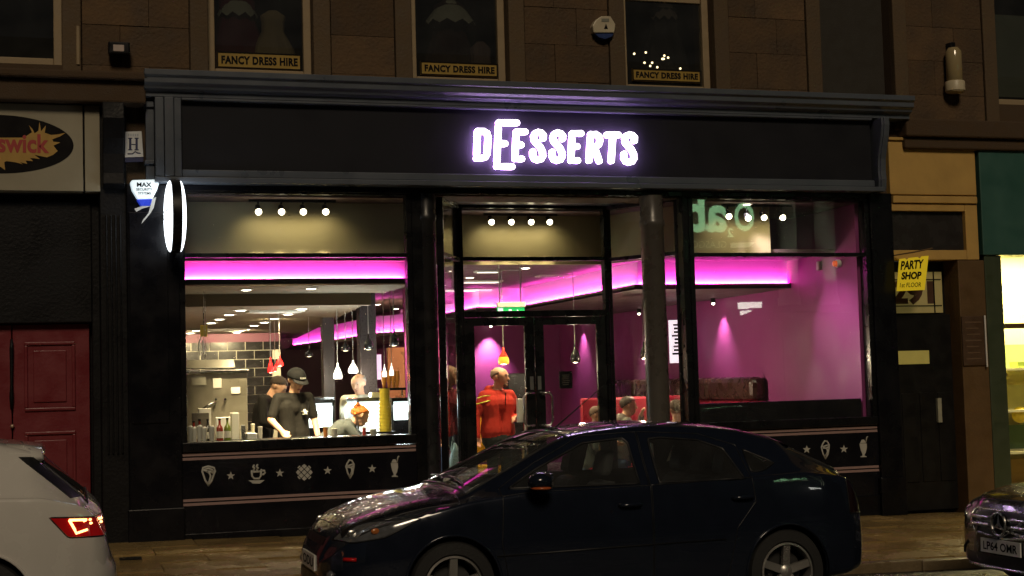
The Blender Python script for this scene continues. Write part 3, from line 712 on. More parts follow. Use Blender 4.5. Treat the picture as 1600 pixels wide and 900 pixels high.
# fanlight with leaded 291
Yf = .18
fx0, fx1, fz0, fz1 = at(1391, 456, Yf).x, at(1470, 456, Yf).x, at(1430, 489, Yf).z, at(1430, 425, Yf).z
fn = MB().box(fx0-.02, fx1+.02, Yf, Yf+.02, fz0, fz1).build('fanlight', mat('amber_leaded_glass_glow', (.34, .27, .13), .4, noise=.2, emis=(.5, .40, .12), estr=.12), en)  # faint glow put into the glass colour, no lamp behind it
lb = MB()
for y in (437, 478): lb.box(fx0, fx1, Yf-.012, Yf, at(1430, y, Yf).z-.006, at(1430, y, Yf).z+.006)
for x in (1459,): lb.box(at(x, 456, Yf).x-.006, at(x, 456, Yf).x+.006, Yf-.0125, Yf, fz0, fz1)
lb.build('leading', m_ink, fn)
text('291', mat('fanlight_number', (.075, .035, .02), .5), 'number', fn, (at(1392, 456, Yf).x, at(1458, 456, Yf).x, at(1430, 476, Yf).z, at(1430, 439, Yf).z), Yf-.001, extrude=.004, bold=.05)
dd = MB().box(9.83, x_(1497), .20, .26, gz(10.4)+.02, fz0-.02).build('door', m_ddoor, en, bevel=.005)
zb0, zb1 = at(1425, 569, .19).z, at(1425, 548, .19).z
MB().box(at(1398, 558, .19).x, at(1452, 558, .19).x, .19, .2, zb0, zb1).build('glazed_slot', mat('slot_glass_glow', (.46, .40, .12), .4, emis=(.55, .45, .10), estr=.14), dd)  # brightness of the slot put in as glow, no lamp behind it
for x0, x1 in ((1410, 1432), (1438, 1460), (1466, 1488)):
    MB().box(at(x0, 650, .2).x, at(x1, 650, .2).x, .188, .2, .25, 1.35).build('door_panel', m_ddoor, dd, bevel=.012)
MB().cyl(at(1394.5, 510, .1), at(1399, 596, .1), .012).build('pull_bar', m_white, dd, smooth='auto')
MB().box(at(1466, 630, .15).x, at(1472, 630, .15).x, .16, .2, at(1469, 660, .15).z, at(1469, 622, .15).z).build('letter_plate', mat('dull_metal', (.34, .34, .26), .5), dd)
pq = tag(MB().box(at(1504, 530, -.04).x, at(1541, 530, -.04).x, -.045, -.02, at(1522, 571, -.04).z, at(1522, 494, -.04).z).build('wall_plaque', mat('brown_plaque', (.075, .042, .022), .5, noise=.3, nscale=12), None, bevel=.004), 'brown lettered wall plaque on the timber pier by the entrance', 'plaque')
for i in range(7):
    zz = at(1522, 503+i*9.5, -.05).z
    MB().box(at(1509+(i % 3), 530, -.05).x, at(1535-(i*5 % 7), 530, -.05).x, -.047, -.045, zz-.012, zz+.006).build('text_line', mat('plaque_text_%d' % i, (.13, .08, .045), .6), pq)
MB().cyl(at(1538.5, 493, -.06), at(1542.5, 573, -.06), .011).build('edge_bar', m_white, pq, smooth='auto')
# party shop flag
pf = thing('party_shop_sign', 'yellow PARTY SHOP 1st FLOOR flag sign hanging by the entrance', 'sign', at(1428, 455, -.2))
Yp = -.20
pc = [(1401, 455), (1445, 453), (1451, 399.5), (1440, 400.5), (1437, 404), (1434, 401.5), (1420, 403), (1417, 406), (1414, 403.5), (1405, 405)]
MB().prism([X(at(x, y, Yp)) for x, y in pc], Yp, Yp+.004).build('flag', mat('yellow_vinyl_glow', (.80, .60, .02), .5, noise=.06, emis=(.8, .58, .02), estr=.28), pf)  # unlit vinyl, its brightness is partly a glow in the material
def skew(s, x0, x1, y0, y1, dx, dy, bold):
    A, B_, D_ = at(x0+dx, y1, Yp-.003), at(x1+dx, y1+dy, Yp-.003), at(x0+dx*0+(dx*.0), y0, Yp-.003)
    def f(v): return Vector((0, 0, 0))+A+(B_-A)*v.x+(at(x0+dx+ (y1-y0)*.11, y0, Yp-.003)-A)*v.z
    text(s, m_ink, 'lettering', pf, (0, 1, 0, 1), 0, bold=bold, rotate=lambda v: f(v)+Vector((0, v.y, 0)))
skew('PARTY', 1408, 1443, 408, 422, -1, -3, .035); skew('SHOP', 1409, 1440, 425, 437, -1, -1, .045); skew('1st FLOOR', 1407, 1440, 442, 449, -1, -1, .0)
MB().tube([at(1391, 400, -.02), at(1428, 394, -.2), at(1457, 388, -.2)], .009, 8).build('pole', m_brown, pf)

# ================================================================ green shop at the right edge
gs = thing('green_shop_front', 'dark green shop front with a brightly lit yellow window at the edge', 'shop front', (12.2, 0, gz(12)))
m_teal = mat('dark_green_paint', (.034, .105, .088), .5, noise=.2, nscale=4)
MB().box(x_(1535.5), 13.9, -.05, .35, z_(399), z_(232)).build('fascia', m_teal, gs, bevel=.01)
MB().box(x_(1538.5), at(1569, 500, -.02).x, -.02, .4, gz(11)-.1, z_(399.5)).build('pilaster', mat('dark_olive_paint', (.045, .062, .034), .5, noise=.2), gs, bevel=.01)
gx0 = at(1571, 500, .02).x
MB().box(gx0, 13.9, .0, .09, at(1585, 513, 0).z, at(1585, 505, 0).z).build('transom_bar', m_brown, gs, bevel=.004)
MB().box(gx0, 13.9, .0, .12, gz(12)-.1, at(1590, 770, 0).z).build('stall_riser', m_teal, gs)
MB().box(gx0, 13.9, .04, .048, at(1590, 770, 0).z, z_(399)).build('pane', m_glass, gs)
MB().box(13.9, 14.2, -.04, .4, gz(14)-.1, z_(232)).build('pilaster', m_teal, gs)
m_yel = mat('yellow_interior', (.75, .66, .34), .7, noise=.1)
MB().box(gx0-.3, 14.2, 1.6, 1.7, -.3, 3.9).build('inner_back', m_yel, gs); MB().box(gx0-.35, gx0-.25, .4, 1.6, -.3, 3.9).build('inner_side', m_yel, gs)
MB().box(gx0-.3, 14.2, .1, 1.7, 3.30, 3.4).build('inner_ceiling', m_yel, gs); MB().box(gx0-.3, 14.2, .1, 1.7, -.3, -.15).build('inner_floor', m_brown, gs)
light('AREA', 'window_light', gs, (12.7, .75, 3.2), 300, (1, .84, .42), 1.8, (12.7, .85, 0), sizey=.6)
shl = at(1590, 545, .9)
for i, (yy, c_) in enumerate(((575, (.25, .33, .10)), (640, (.7, .66, .3)), (705, (.12, .2, .10)), (760, (.5, .3, .08)))):
    zz = at(1590, yy, .9).z
    MB().box(gx0-.1, 13.8, .8, 1.5, zz-.03, zz).build('display_shelf', mat('display_shelf_%d' % i, (.8, .75, .5), .5), gs)
    MB().box(gx0-.1, 13.8, 1.45, 1.5, zz, zz+.32).build('shelf_back', mat('shelf_back_%d' % i, c_, .6), gs)
tag(MB().ball(at(1594, 648, .95)+Vector((0, 0, 0)), .11, 16, 10).build('yellow_ball', mat('yellow_plastic', (.8, .62, .05), .3), None, smooth=True), 'round yellow ball on a shelf in the green shop window', 'ball')
c = at(1594, 560, .95)
tag(MB().prismz([(c.x-.12, .85), (c.x+.2, .82), (c.x+.25, 1.1), (c.x-.05, 1.12)], at(1590, 575, .9).z+.002, at(1590, 575, .9).z+.09).build('gift_box', mat('green_card', (.30, .42, .08), .5), None, bevel=.01), 'small green box on the upper shelf in the green shop window', 'box')
# ================================================================ dessert shop interior: shell
m_plum = mat('plum_wall_paint', (.29, .040, .20), .55, noise=.08, nscale=2)
m_maroon = mat('maroon_wall_paint', (.13, .035, .065), .6, noise=.12, nscale=2)
m_taupe = mat('taupe_ceiling', (.16, .13, .09), .7, noise=.08)
m_beige = mat('olive_beige_panel', (.34, .30, .185), .6, noise=.1, nscale=2.5)
m_dceil = mat('dark_ceiling', (.115, .075, .085), .6, noise=.1)
m_cove = mat('cove_white', (.62, .58, .62), .6, noise=.05)
m_floor = mat('interior_floor', (.16, .12, .10), .3, noise=.25)
WXR = 9.44
struct(MB().prismz([(1.22, .13), (4.08, .13), (4.58, 1.05), (6.5, 1.05), (7.1, .13), (WXR, .13), (WXR, 18), (1.22, 18)], -.1, .03).build('interior_floor', m_floor))
struct(MB().box(1.10, 1.22, .14, 18, -.1, 3.8).build('interior_wall_left', m_taupe))
struct(MB().box(WXR, WXR+.1, .20, 11.6, -.1, 3.8).build('interior_wall_right', m_plum))
struct(MB().box(WXR-.045, WXR-.001, .14, 2.62, .03, 3.69).build('interior_wall_pier', m_plum))
struct(MB().box(6.7, WXR, 11.5, 11.6, -.1, 3.3).box(6.6, 6.7, 11.5, 18, -.1, 3.3).build('interior_wall_back', m_plum))
struct(MB().box(1.22, 6.6, 17.6, 17.7, -.1, 3.3).build('interior_wall_far', m_maroon))
struct(MB().prismz([(1.22, .13), (4.05, .13), (4.57, 1.2), (6.52, 1.2), (7.12, .13), (WXR, .13), (WXR, 1.85), (1.22, 1.85)], 3.70, 3.74).build('front_ceiling', m_dceil))
# folded bulkhead panel behind the glass heads
pl = [(1.22, .60), (3.92, .60), (4.42, 1.70), (6.66, 1.70), (7.18, .60), (at(1203, 360, .6).x, .60)]
bp = MB()
for a, c in zip(pl[:-1], pl[1:]):
    bp.quadbox((a[0], a[1], 3.085), (c[0], c[1], 3.085), (c[0], c[1], 3.698), (a[0], a[1], 3.698), (0, .05, 0))
struct(bp.build('bulkhead_panel', m_beige))
struct(MB().prismz([(1.22, .655), (3.9, .655), (4.4, 1.76), (6.7, 1.76), (7.2, .655), (WXR, .655), (WXR, 17.6), (1.22, 17.6)], 3.14, 3.18).build('main_ceiling', m_dceil))
struct(MB().box(1.22, 3.9, .66, .95, 3.052, 3.09).build('slot_ceiling', m_taupe))
# lower ceiling over the counter, with a beam
struct(MB().box(1.22, 3.95, .84, 2.30, 2.785, 2.80).box(1.22, 3.95, .83, .85, 2.785, 2.862).build('counter_ceiling', m_taupe))
struct(MB().box(1.22, 3.78, 2.30, 2.50, 2.635, 3.19).build('ceiling_beam', m_taupe))
struct(MB().prismz([(1.22, 2.5), (3.77, 2.5), (4.9, 15.5), (1.22, 15.5)], 2.665, 2.70).build('kitchen_ceiling', m_taupe))
struct(MB().quadbox((3.78, 2.5, 2.70), (4.92, 15.5, 2.70), (4.92, 15.5, 3.19), (3.78, 2.5, 3.19), (-.04, 0, 0)).build('ceiling_upstand', m_taupe))
# right hand dropped bulkhead and its cove
RP = [(WXR, 1.85), (7.15, 1.85), (7.15, 6.9), (6.45, 6.9), (6.45, 9.35)]
struct(MB().prismz(RP+[(6.45, 11.5), (WXR, 11.5)], 2.77, 2.80).build('bulkhead_soffit', m_dceil))
FP = [(5.87, 9.2), (5.41, 9.76), (5.25, 12.9), (4.94, 16.8)]
struct(MB().prismz(FP+[(4.94, 17.6), (6.6, 17.6), (6.6, 9.2)], 2.48, 2.51).build('far_soffit', m_dceil))
MAG = (1.0, .06, .58)
def cove(pts, z0, zl, z1, inset, power, name, label, flip=1):
    """an LED cove: lip in front, ledge, upstand behind; the strip lies on the ledge"""
    t = thing(name, label, 'cove light', (*pts[0], z0), group='magenta ceiling coves')
    P2 = [Vector((x, y, 0)) for x, y in pts]
    ns = []
    for a, c in zip(P2[:-1], P2[1:]):
        d = (c-a).normalized(); ns.append(Vector((-d.y, d.x, 0))*flip)   # towards the upstand
    def offs(k):
        out = []
        for i, p in enumerate(P2):
            n = ns[0] if i == 0 else ns[-1] if i == len(P2)-1 else (ns[i-1]+ns[i])
            if 0 < i < len(P2)-1:
                n = n.normalized(); n = n/max(.3, n.dot(ns[i]))
            out.append(p+n*k)
        return out
    A, B_, U = offs(0), offs(.02), offs(inset)
    lip = MB(); up = MB()
    for i in range(len(pts)-1):
        lip.add([(*A[i].xy, z0), (*A[i+1].xy, z0), (*A[i+1].xy, zl), (*A[i].xy, zl), (*B_[i].xy, z0), (*B_[i+1].xy, z0), (*B_[i+1].xy, zl), (*B_[i].xy, zl)], [(0, 1, 2, 3), (7, 6, 5, 4), (3, 2, 6, 7), (0, 4, 5, 1)])
        up.add([(*U[i].xy, z0), (*U[i+1].xy, z0), (*U[i+1].xy, z1), (*U[i].xy, z1)], [(0, 1, 2, 3)])
        L_ = (A[i+1]-A[i]).length; n = ns[i]
        mid = (offs(.05)[i]+offs(.05)[i+1])/2
        p = Vector((mid.x, mid.y, zl-.018)); tgt = Vector((mid.x, mid.y, zl+.06))+n*(inset-.01)
        l = light('AREA', 'led_strip', t, p, power*L_, MAG, L_*.96, None, sizey=.012)
        zdir = -(tgt-p).normalized(); xdir = (A[i+1]-A[i]).normalized(); ydir = zdir.cross(xdir)
        l.rotation_euler = Matrix((xdir, ydir, zdir)).transposed().to_euler()
    lip.build('lip', m_taupe, t); up.build('upstand', m_cove, t)
    return t
cove([(1.23, .83), (3.93, .83)], 2.80, 2.862, 3.051, .075, 19, 'ceiling_cove', 'straight magenta lit ceiling cove over the counter window')
cove([RP[0], RP[1], RP[2], RP[3], RP[4]], 2.772, 2.836, 3.138, .085, 19, 'ceiling_cove', 'stepped magenta lit cove running back over the booths', flip=-1)
cove(FP[::-1], 2.482, 2.55, 2.85, .075, 19, 'ceiling_cove', 'distant low magenta lit cove behind the staff', flip=1)

# ---------------------------------------------------------------- fittings
m_lens = mat('downlight_lens', (1, .95, .85), .4, emis=(1, .92, .72), estr=14)
m_ring = mat('downlight_ring', (.6, .58, .52), .4)
WARM = (1, .79, .43)
def downlight(px, py, z, watts, lab, grp, ang=110, r=.045, tgt=None):
    p = atz(px, py, z)
    if tgt: tgt = tgt(p)
    o = thing('downlight', lab, 'downlight', (p.x, p.y, z), group=grp)
    MB().lathe([(r*1.35, -.004), (r*1.35, -.010), (r, -.012), (r, -.003)], (p.x, p.y, z), 18).build('trim_ring', m_ring, o, smooth='auto')
    MB().lathe([(0, -.018), (r*.7, -.016), (r*.98, -.008)], (p.x, p.y, z), 16).build('lens', m_lens, o, smooth=True)
    if watts: light('SPOT', 'lamp', o, (p.x, min(p.y, 10.4), z-.03), watts, WARM, .04, tgt or (p.x, p.y, 0), ang, .7)
    return o
for x, y in ((385, 452), (486, 450)): downlight(x, y, 2.785, 190, 'round recessed downlight in the ceiling strip before the beam', 'counter strip downlights', 125, .06)
for i, (x, y) in enumerate(((376, 484), (358, 491), (343, 498), (471, 482), (450, 490), (413, 503), (397, 508), (330, 504), (384, 514), (306, 516), (297, 520), (429, 497), (370, 519))):
    downlight(x, y, 2.664, 170 if i < 8 else 190, 'round recessed downlight in the ceiling over the kitchen counter', 'kitchen downlights', 130, .075, None if i < 8 else (lambda p: (p.x+.2, 12, 1.7)))
for x, y in ((821, 418), (766, 454), (734, 433), (691, 445), (590, 475), (619, 482)): downlight(x, y, 3.14, 330, 'round recessed downlight in the dark raised ceiling', 'raised ceiling downlights', 130, .06)
_p = Vector((at(1167, 314, .28).x, .28, 3.698))
_d = thing('downlight', 'lone recessed downlight in the front ceiling above the plum wall', 'downlight', _p)
MB().lathe([(.07, -.004), (.07, -.010), (.05, -.012), (.05, -.003)], _p, 18).build('trim_ring', m_ring, _d, smooth='auto'); MB().lathe([(0, -.018), (.035, -.016), (.049, -.008)], _p, 16).build('lens', m_lens, _d, smooth=True)
light('SPOT', 'lamp', _d, _p-Vector((0, 0, .03)), 330, (1, .78, .82), .05, (9.4, .85, 1.2), 66, .8)
# flat light panels and ceiling vents
m_pan = mat('light_panel', (.9, .9, .85), .5, emis=(1, .93, .8), estr=1.6)
for x, y, w_, d_, lb in ((725, 452, .9, .5, 'long flat light panel in the raised ceiling, left of the exit sign'), (752, 439, .6, .3, 'short flat light panel above the exit sign'), (762, 423, .35, .2, 'small flat light panel at the front of the raised ceiling'), (868, 430, .55, .25, 'ceiling vent panel over the right door leaf'), (607, 439, .2, .15, 'tiny flat light panel near the round column')):
    p = atz(x, y, 3.138)
    o = thing('ceiling_panel', lb, 'ceiling panel', (p.x, p.y, 3.19))
    MB().box(p.x-w_/2, p.x+w_/2, p.y-d_/2, p.y+d_/2, 3.115, 3.138).build('frame', m_ring, o); MB().box(p.x-w_/2+.04, p.x+w_/2-.04, p.y-d_/2+.03, p.y+d_/2-.03, 3.110, 3.115).build('diffuser', m_pan if 'vent' not in lb else m_chrome, o)
for x, y, w_, d_, lb in ((430, 486, .75, .4, 'pale flat vent in the kitchen ceiling, nearer the beam'), (352, 515, .7, .9, 'pale flat vent in the kitchen ceiling near the tiled wall')):
    p = atz(x, y, 2.664); o = thing('ceiling_vent', lb, 'vent', (p.x, p.y, 2.66))
    MB().box(p.x-w_/2, p.x+w_/2, p.y-d_/2, p.y+d_/2, 2.645, 2.664).build('frame', m_ring, o)
    for i in range(5): MB().box(p.x-w_/2+.05, p.x+w_/2-.05, p.y-d_/2+.05+i*(d_-.1)/5, p.y-d_/2+.05+(i+.6)*(d_-.1)/5, 2.638, 2.645).build('slat', m_white, o)
# track lights
def track(x0, x1, yr, heads, yh, Y, py, lab, watts, throw=0, aim=None, ta=46):
    a = at(x0, yr, Y); c = at(x1, yr+1, Y); zr = min(3.67, (a.z+c.z)/2)
    o = thing('track_light', lab, 'track light', (a.x, Y, zr), group='spotlight tracks')
    MB().box(a.x, c.x, Y-.018, Y+.018, zr, 3.70).build('rail', m_frame, o)
    for i, hx in enumerate(heads):
        p = at(hx, yh[i] if isinstance(yh, (list, tuple)) else yh, Y-.03)
        h = MB().cyl((p.x, Y, zr), (p.x, Y, p.z+.09), .012).cyl((p.x, Y+.05, p.z+.07), (p.x, Y-.025, p.z+.005), .028, .042).build('spot_head', m_frame, o, smooth='auto')
        MB().ball((p.x, p.y, p.z), .036, 14, 9).build('bulb', mat('track_bulb_%d_%d' % (x0, i), (1, .9, .7), .4, emis=(1, .86, .58), estr=14), h, smooth=True)
        light('SPOT', 'lamp', o, (p.x, p.y-.03, p.z-.06), watts, (1, .80, .40), .03, (p.x+.03, py, p.z-.34), 120, .8)
        if throw: light('SPOT', 'throw_lamp', o, (p.x, p.y-.045, p.z-.05), throw, (1, .79, .44) if Y > 1 or x0 < 700 else (1, .8, .72), .04, aim(p), ta, .7)
track(388, 524, 308, (404, 440, 474, 509), 331, .35, .62, 'four-head spotlight track inside the counter window', 3.6, 680, lambda p: (p.x+.1, 1.05, 1.1))
track(755, 870, 328, (768, 799, 830, 859), 347, 1.48, 1.72, 'four-head spotlight track above the entrance doors', 3.6, 130, lambda p: (p.x, 2.1, 1.1))
track(1128, 1236, 322, (1139, 1169, 1194, 1223), (338, 341, 340, 340), .35, .62, 'four-head spotlight track inside the booth window', 2.6)

# wall washers along the booth wall
def washer(p, tgt, lab, watts):
    o = thing('wall_washer', lab, 'wall light', p, group='wall washers')
    MB().cyl((p[0], p[1], p[2]), (p[0], p[1], p[2]-.07), .035).build('body', m_frame, o, smooth='auto'); MB().ball((p[0], p[1], p[2]-.075), .024, 10, 6).build('lens', m_lens, o, smooth=True)
    light('SPOT', 'lamp', o, (p[0], p[1], p[2]-.1), watts, (1, .80, .80), .03, tgt, 75, .9)
for i, px in enumerate((1122, 1000, 905)):
    p = atz(px, 470, 2.77); Yw = {1122: 4.05, 1000: 6.95, 905: 10.1}[px]
    washer((WXR-.16, Yw, 2.77), (WXR-.01, Yw, 1.5), ['wall washer nearest the booth window', 'wall washer beside the round column', 'wall washer deep in the room behind the right door leaf'][i], 110)
xx = at(766, 560, 11.4).x; washer((xx, 11.3, 2.77), (xx, 11.49, 1.6), 'wall washer on the far plum wall behind the standing man', 330)

# ---------------------------------------------------------------- tiled kitchen wall
tw = thing('tiled_wall', 'black glazed brick tile wall with white joints behind the kitchen', 'tiled wall', (2.7, 12, 0))
MB().box(1.22, 4.05, 12.02, 12.12, 0, 2.50).build('grout', mat('pale_grout', (.62, .58, .48), .8), tw)
m_tile = mat('black_tile', (.010, .009, .009), .25, noise=.3, rnd=.3, spec=.2)
tme = MB().box(-.158, .158, -.012, .03, -.076, .076).mesh('tile')
row = 0; z = .93
while z < 2.5:
    x = 1.40+(.166 if row % 2 else 0)
    while x < 3.92:
        o = link('tile', tme, m_tile, tw); o.location = Vector((x, 12.0, z))-Vector((2.7, 12, 0)); x += .332
    z += .166; row += 1
struct(MB().box(1.22, 4.05, 11.99, 12.12, 2.50, 2.66).build('wall_frieze', m_maroon))

# ---------------------------------------------------------------- counter and kitchen things in the left bay
m_granite = mat('speckled_granite', (.05, .05, .048), .15, noise=.9, nscale=70, detail=2)
m_steel = mat('stainless_steel', (.46, .42, .33), .38, metal=.85, noise=.12, nscale=3)
m_card = mat('white_card', (.80, .78, .70), .7, noise=.04)
ct = thing('window_counter', 'black window counter running behind the counter window', 'counter', (2.5, .45, .03))
MB().box(1.24, 3.60, .14, .80, 1.035, 1.075).build('top', m_frame, ct, bevel=.006); MB().box(1.26, 3.58, .18, .74, .03, 1.035).build('front', m_frame, ct)
bc = thing('back_counter', 'low steel back counter behind the capped server', 'counter', (2.6, 1.5, .03))
MB().box(2.30, 3.55, 1.0, 1.42, .93, .97).build('top', m_steel, bc, bevel=.005); MB().box(2.32, 3.53, 1.02, 1.4, .03, .93).build('body', m_frame, bc)
oc_ = thing('steel_oven', 'tall stainless oven cabinet with paper notes behind the bottles', 'oven', (1.7, 1.3, .03))
x0, x1 = at(286, 630, 1.0).x, at(387, 630, 1.0).x; zt = at(340, 583, 1.0).z; zb_ = .9
MB().box(x0, x1, 1.0, 1.75, zb_, zt).build('body', m_steel, oc_, bevel=.012)
MB().box(x0-.01, x1+.02, .97, 1.8, zt, zt+.035).build('top', m_chrome, oc_, bevel=.008)
MB().box(x0+.03, x1-.03, 1.02, 1.72, .03, zb_-.002).build('stand', m_frame, oc_)
for a_, b_, c_, d_ in ((300, 588, 322, 602), (333, 591, 346, 606), (361, 605, 375, 615)):
    MB().box(at(a_, 600, .995).x, at(c_, 600, .995).x, .992, .998, at(a_, d_, .995).z, at(a_, b_, .995).z).build('note', m_card if a_ > 310 else mat('grey_note', (.40, .38, .31), .6), oc_)
for x in (337, 352): MB().cyl(at(x, 624, .99), at(x, 624, .96), .014).build('knob', m_chrome, oc_, smooth='auto')
MB().tube([at(x1_, y1_, .94) for x1_, y1_ in ((318, 640), (326, 633), (336, 629))], .02, 8).build('handle', m_chrome, oc_, smooth=True)
hd = thing('extractor_hood', 'dark extractor hood above the steel oven', 'hood', (1.7, 1.5, 2))
MB().prismx([(1.2, zt+.06), (1.75, zt+.06), (1.75, zt+.16), (1.35, zt+.16)], x0, at(368, 570, 1.2).x).build('canopy', mat('hood_metal', (.10, .09, .07), .5), hd, bevel=.01)
MB().cyl((x0+.3, 1.62, zt+.16), (x0+.3, 1.62, 2.78), .003).cyl((x0+.3, 1.45, zt+.16), (x0+.3, 1.45, 2.78), .003).build('hanger', m_chrome, hd)
def bottle(px, ybot, ytop, Y, m, lab):
    p = at(px, ybot, Y); h = at(px, ytop, Y).z-1.075; r = h*.155
    o = thing('bottle', lab, 'bottle', (p.x, Y, 1.075), group='bottles on the window counter')
    MB().lathe([(r, 0), (r, h*.52), (r*.9, h*.6), (r*.38, h*.72), (r*.34, h*.93)], (p.x, Y, 1.0755), 16).build('body', m, o, smooth='auto')
    MB().lathe([(r*.42, h*.93), (r*.42, h)], (p.x, Y, 1.0755), 12).build('cap', m_ink, o); MB().lathe([(r*1.02, h*.12), (r*1.02, h*.42)], (p.x, Y, 1.0755), 16).build('paper_label', m_card, o, smooth='auto')
bottle(325, 684, 655, .5, mat('dark_bottle', (.03, .025, .02), .1, coat=1), 'dark brown bottle left of the red sauce bottle')
bottle(343.5, 684, 654, .48, mat('red_bottle', (.30, .03, .015), .1, coat=1), 'red sauce bottle on the window counter')
bottle(355.5, 684, 653, .48, mat('green_bottle', (.16, .22, .02), .1, coat=1), 'green glass bottle beside the red one')
bottle(303, 684, 658, .55, mat('ketchup_bottle', (.35, .03, .01), .2), 'squat ketchup bottle by the window edge')
bottle(312, 684, 655, .6, mat('brown_sauce', (.18, .02, .01), .2), 'brown sauce bottle behind the paper cups')
for i, (x, yt) in enumerate(((297, 668), (304, 670), (312, 667), (319, 670), (331, 668))):
    p = at(x, 684, .30+.03*(i % 2)); o = thing('paper_cup', 'crumpled white paper cup on the window counter, %s' % ['closest to the window edge', 'second from the window edge', 'middle of five', 'fourth from the window edge', 'by the red bottle'][i], 'cup', (p.x, .32, 1.075), group='paper cups on the counter')
    h = at(x, yt, .3).z-1.075
    MB().lathe([(.022, 0), (.032, h*.9), (.034, h)], (p.x, p.y, 1.0755), 14).build('cup', m_card, o, smooth='auto'); MB().ball((p.x+.004, p.y, 1.0755+h), (.028, .028, .022), 9, 6).build('napkin', m_white, o)
def cbox(name, lab, cat, px0, px1, yt, Y0, Y1, m, z=1.0755, bev=.006):
    a = at(px0, 670, Y0).x; c = at(px1, 670, Y0).x
    return tag(MB().box(a, c, Y0, Y1, z, at((px0+px1)/2, yt, Y0).z).build(name, m, None, bevel=bev), lab, cat)
cbox('carton', 'white carton stack at the end of the bottle row', 'carton', 362, 374, 645, .52, .66, m_card)
cbox('carton', 'low white carton behind the green bottle', 'carton', 338, 361, 652, .68, .78, m_white)
cbox('steel_canister', 'small steel canister right of the white cartons', 'canister', 377, 384, 664, .45, .52, m_chrome)
cbox('napkin_dispenser', 'white napkin dispenser behind the brown sauce bottle', 'dispenser', 311, 330, 638, .66, .78, m_card)
cbox('menu_holder', 'grey menu holder leaning by the window edge', 'holder', 300, 327, 645, .62, .65, mat('grey_holder', (.16, .14, .11), .5))
for i_, (a_, b_, t_, y_, c_, nm_) in enumerate(((392, 398, 664, .62, (.6, .55, .4), 'cream tub left of the plates'), (403, 410, 668, .5, (.65, .62, .55), 'white tub right of the plates'), (505, 512, 668, .45, (.55, .2, .05), 'orange syrup tub by the leaning woman'), (518, 527, 671, .4, (.7, .68, .6), 'white tub before the leaning woman'), (566, 572, 669, .45, (.5, .05, .04), 'red tub before the lit freezer'), (578, 588, 672, .4, (.6, .58, .5), 'low white tub beside the yellow stack'))):
    a0_ = at((a_+b_)/2, 670, y_); r0_ = (at(b_, 670, y_).x-at(a_, 670, y_).x)/2; h0_ = max(.05, at((a_+b_)/2, t_, y_).z-1.0755)
    o = thing('tub', nm_+' on the window counter', 'tub', (a0_.x, y_, 1.0755), group='tubs on the window counter')
    MB().lathe([(r0_*.85, 0), (r0_, h0_*.9), (r0_, h0_)], (a0_.x, y_, 1.0755), 16).build('body', mat('tub_%d' % i_, c_, .4), o, smooth='auto'); MB().lathe([(r0_*1.06, h0_), (r0_*1.06, h0_+.012), (0, h0_+.014)], (a0_.x, y_, 1.0755), 16).build('lid', m_card, o, smooth='auto')
cbox('plate_stack', 'white plate stack beside the dark-haired server', 'plates', 386, 402, 677, .4, .6, m_white)
# display freezers with lit white interiors
m_litw = mat('lit_freezer_panel', (.9, .95, .95), .4, emis=(.86, 1.0, .98), estr=1.5)
def freezer(lab, x0, x1, ytop, ybot, Y, ledge):
    a = at(x0, 650, Y).x; c = at(x1, 650, Y).x; zt = at((x0+x1)/2, ytop, Y).z; zb = at((x0+x1)/2, ybot, Y).z
    o = thing('display_freezer', lab, 'freezer', ((a+c)/2, Y, .03), group='lit display freezers')
    MB().box(a-.03, c+.03, Y-.05, Y+.65, zt, zt+ledge).build('granite_top', m_granite, o, bevel=.005)
    MB().box(a, c, Y, Y+.01, zb, zt).build('lit_panel', m_litw, o); MB().box(a, c, Y+.012, Y+.6, .03, zt).build('body', m_frame, o)
    MB().box(a-.028, a-.002, Y-.02, Y+.6, .03, zt).build('side_panel', m_granite, o); MB().box(c+.002, c+.028, Y-.02, Y+.6, .03, zt).build('side_panel', m_granite, o)
    MB().box(a, c, Y, Y+.011, .03, zb-.002).build('kick_panel', m_frame, o)
    light('AREA', 'strip_lamp', o, ((a+c)/2, Y-.03, zt-.03), 10, (.9, 1, .98), c-a, ((a+c)/2, Y-.3, zt-.6), sizey=.05)
    light('AREA', 'added_face_fill', o, ((a+c)/2, Y+.3, zt+ledge+.01), 20, (.9, 1, .95), c-a, ((a+c)/2, Y+.6, zt+1), sizey=.06)  # added upward light on the top, brightens the face of the man behind
freezer('lit white display freezer behind the tall yellow cup stack', 561, 600, 627, 674, 2.0, .045)
freezer('lit display freezer at the post, right of the cup stack', 615, 645, 627, 656, 2.3, .045)
freezer('lit display freezer between the server and the leaning woman', 480, 519, 630, 668, 3.4, .08)
p = at(602, 672, 1.5); cs = thing('cup_stack', 'tall yellow stack of paper tubs beside the lit freezer', 'cup stack', (p.x, 1.5, 1.0))
r1 = .073; hz = at(602, 607, 1.5).z; h0 = at(602, 674, 1.5).z; m_yc = mat('yellow_tub', (.62, .52, .06), .5)
zz = h0; k = 0
while zz < hz-.02:
    r_ = r1 if zz < h0+.62*(hz-h0) else r1*.86
    MB().lathe([(r_*.92, 0), (r_, .032), (r_*1.05, .034), (r_*1.05, .042)], (p.x, 1.5, zz), 20).build('tub', m_yc, cs, smooth='auto'); zz += .0425; k += 1
MB().box(p.x-.12, p.x+.12, 1.42, 1.62, .03, h0).build('stand', m_frame, cs)
cr = thing('cone_rack', 'rack of orange wafer cones above the yellow cup stack', 'cone rack', at(612, 607, 2.1))
q = at(612, 606, 2.1)
MB().box(q.x-.16, q.x+.16, 2.0, 2.25, q.z-.03, q.z).build('base', m_frame, cr)
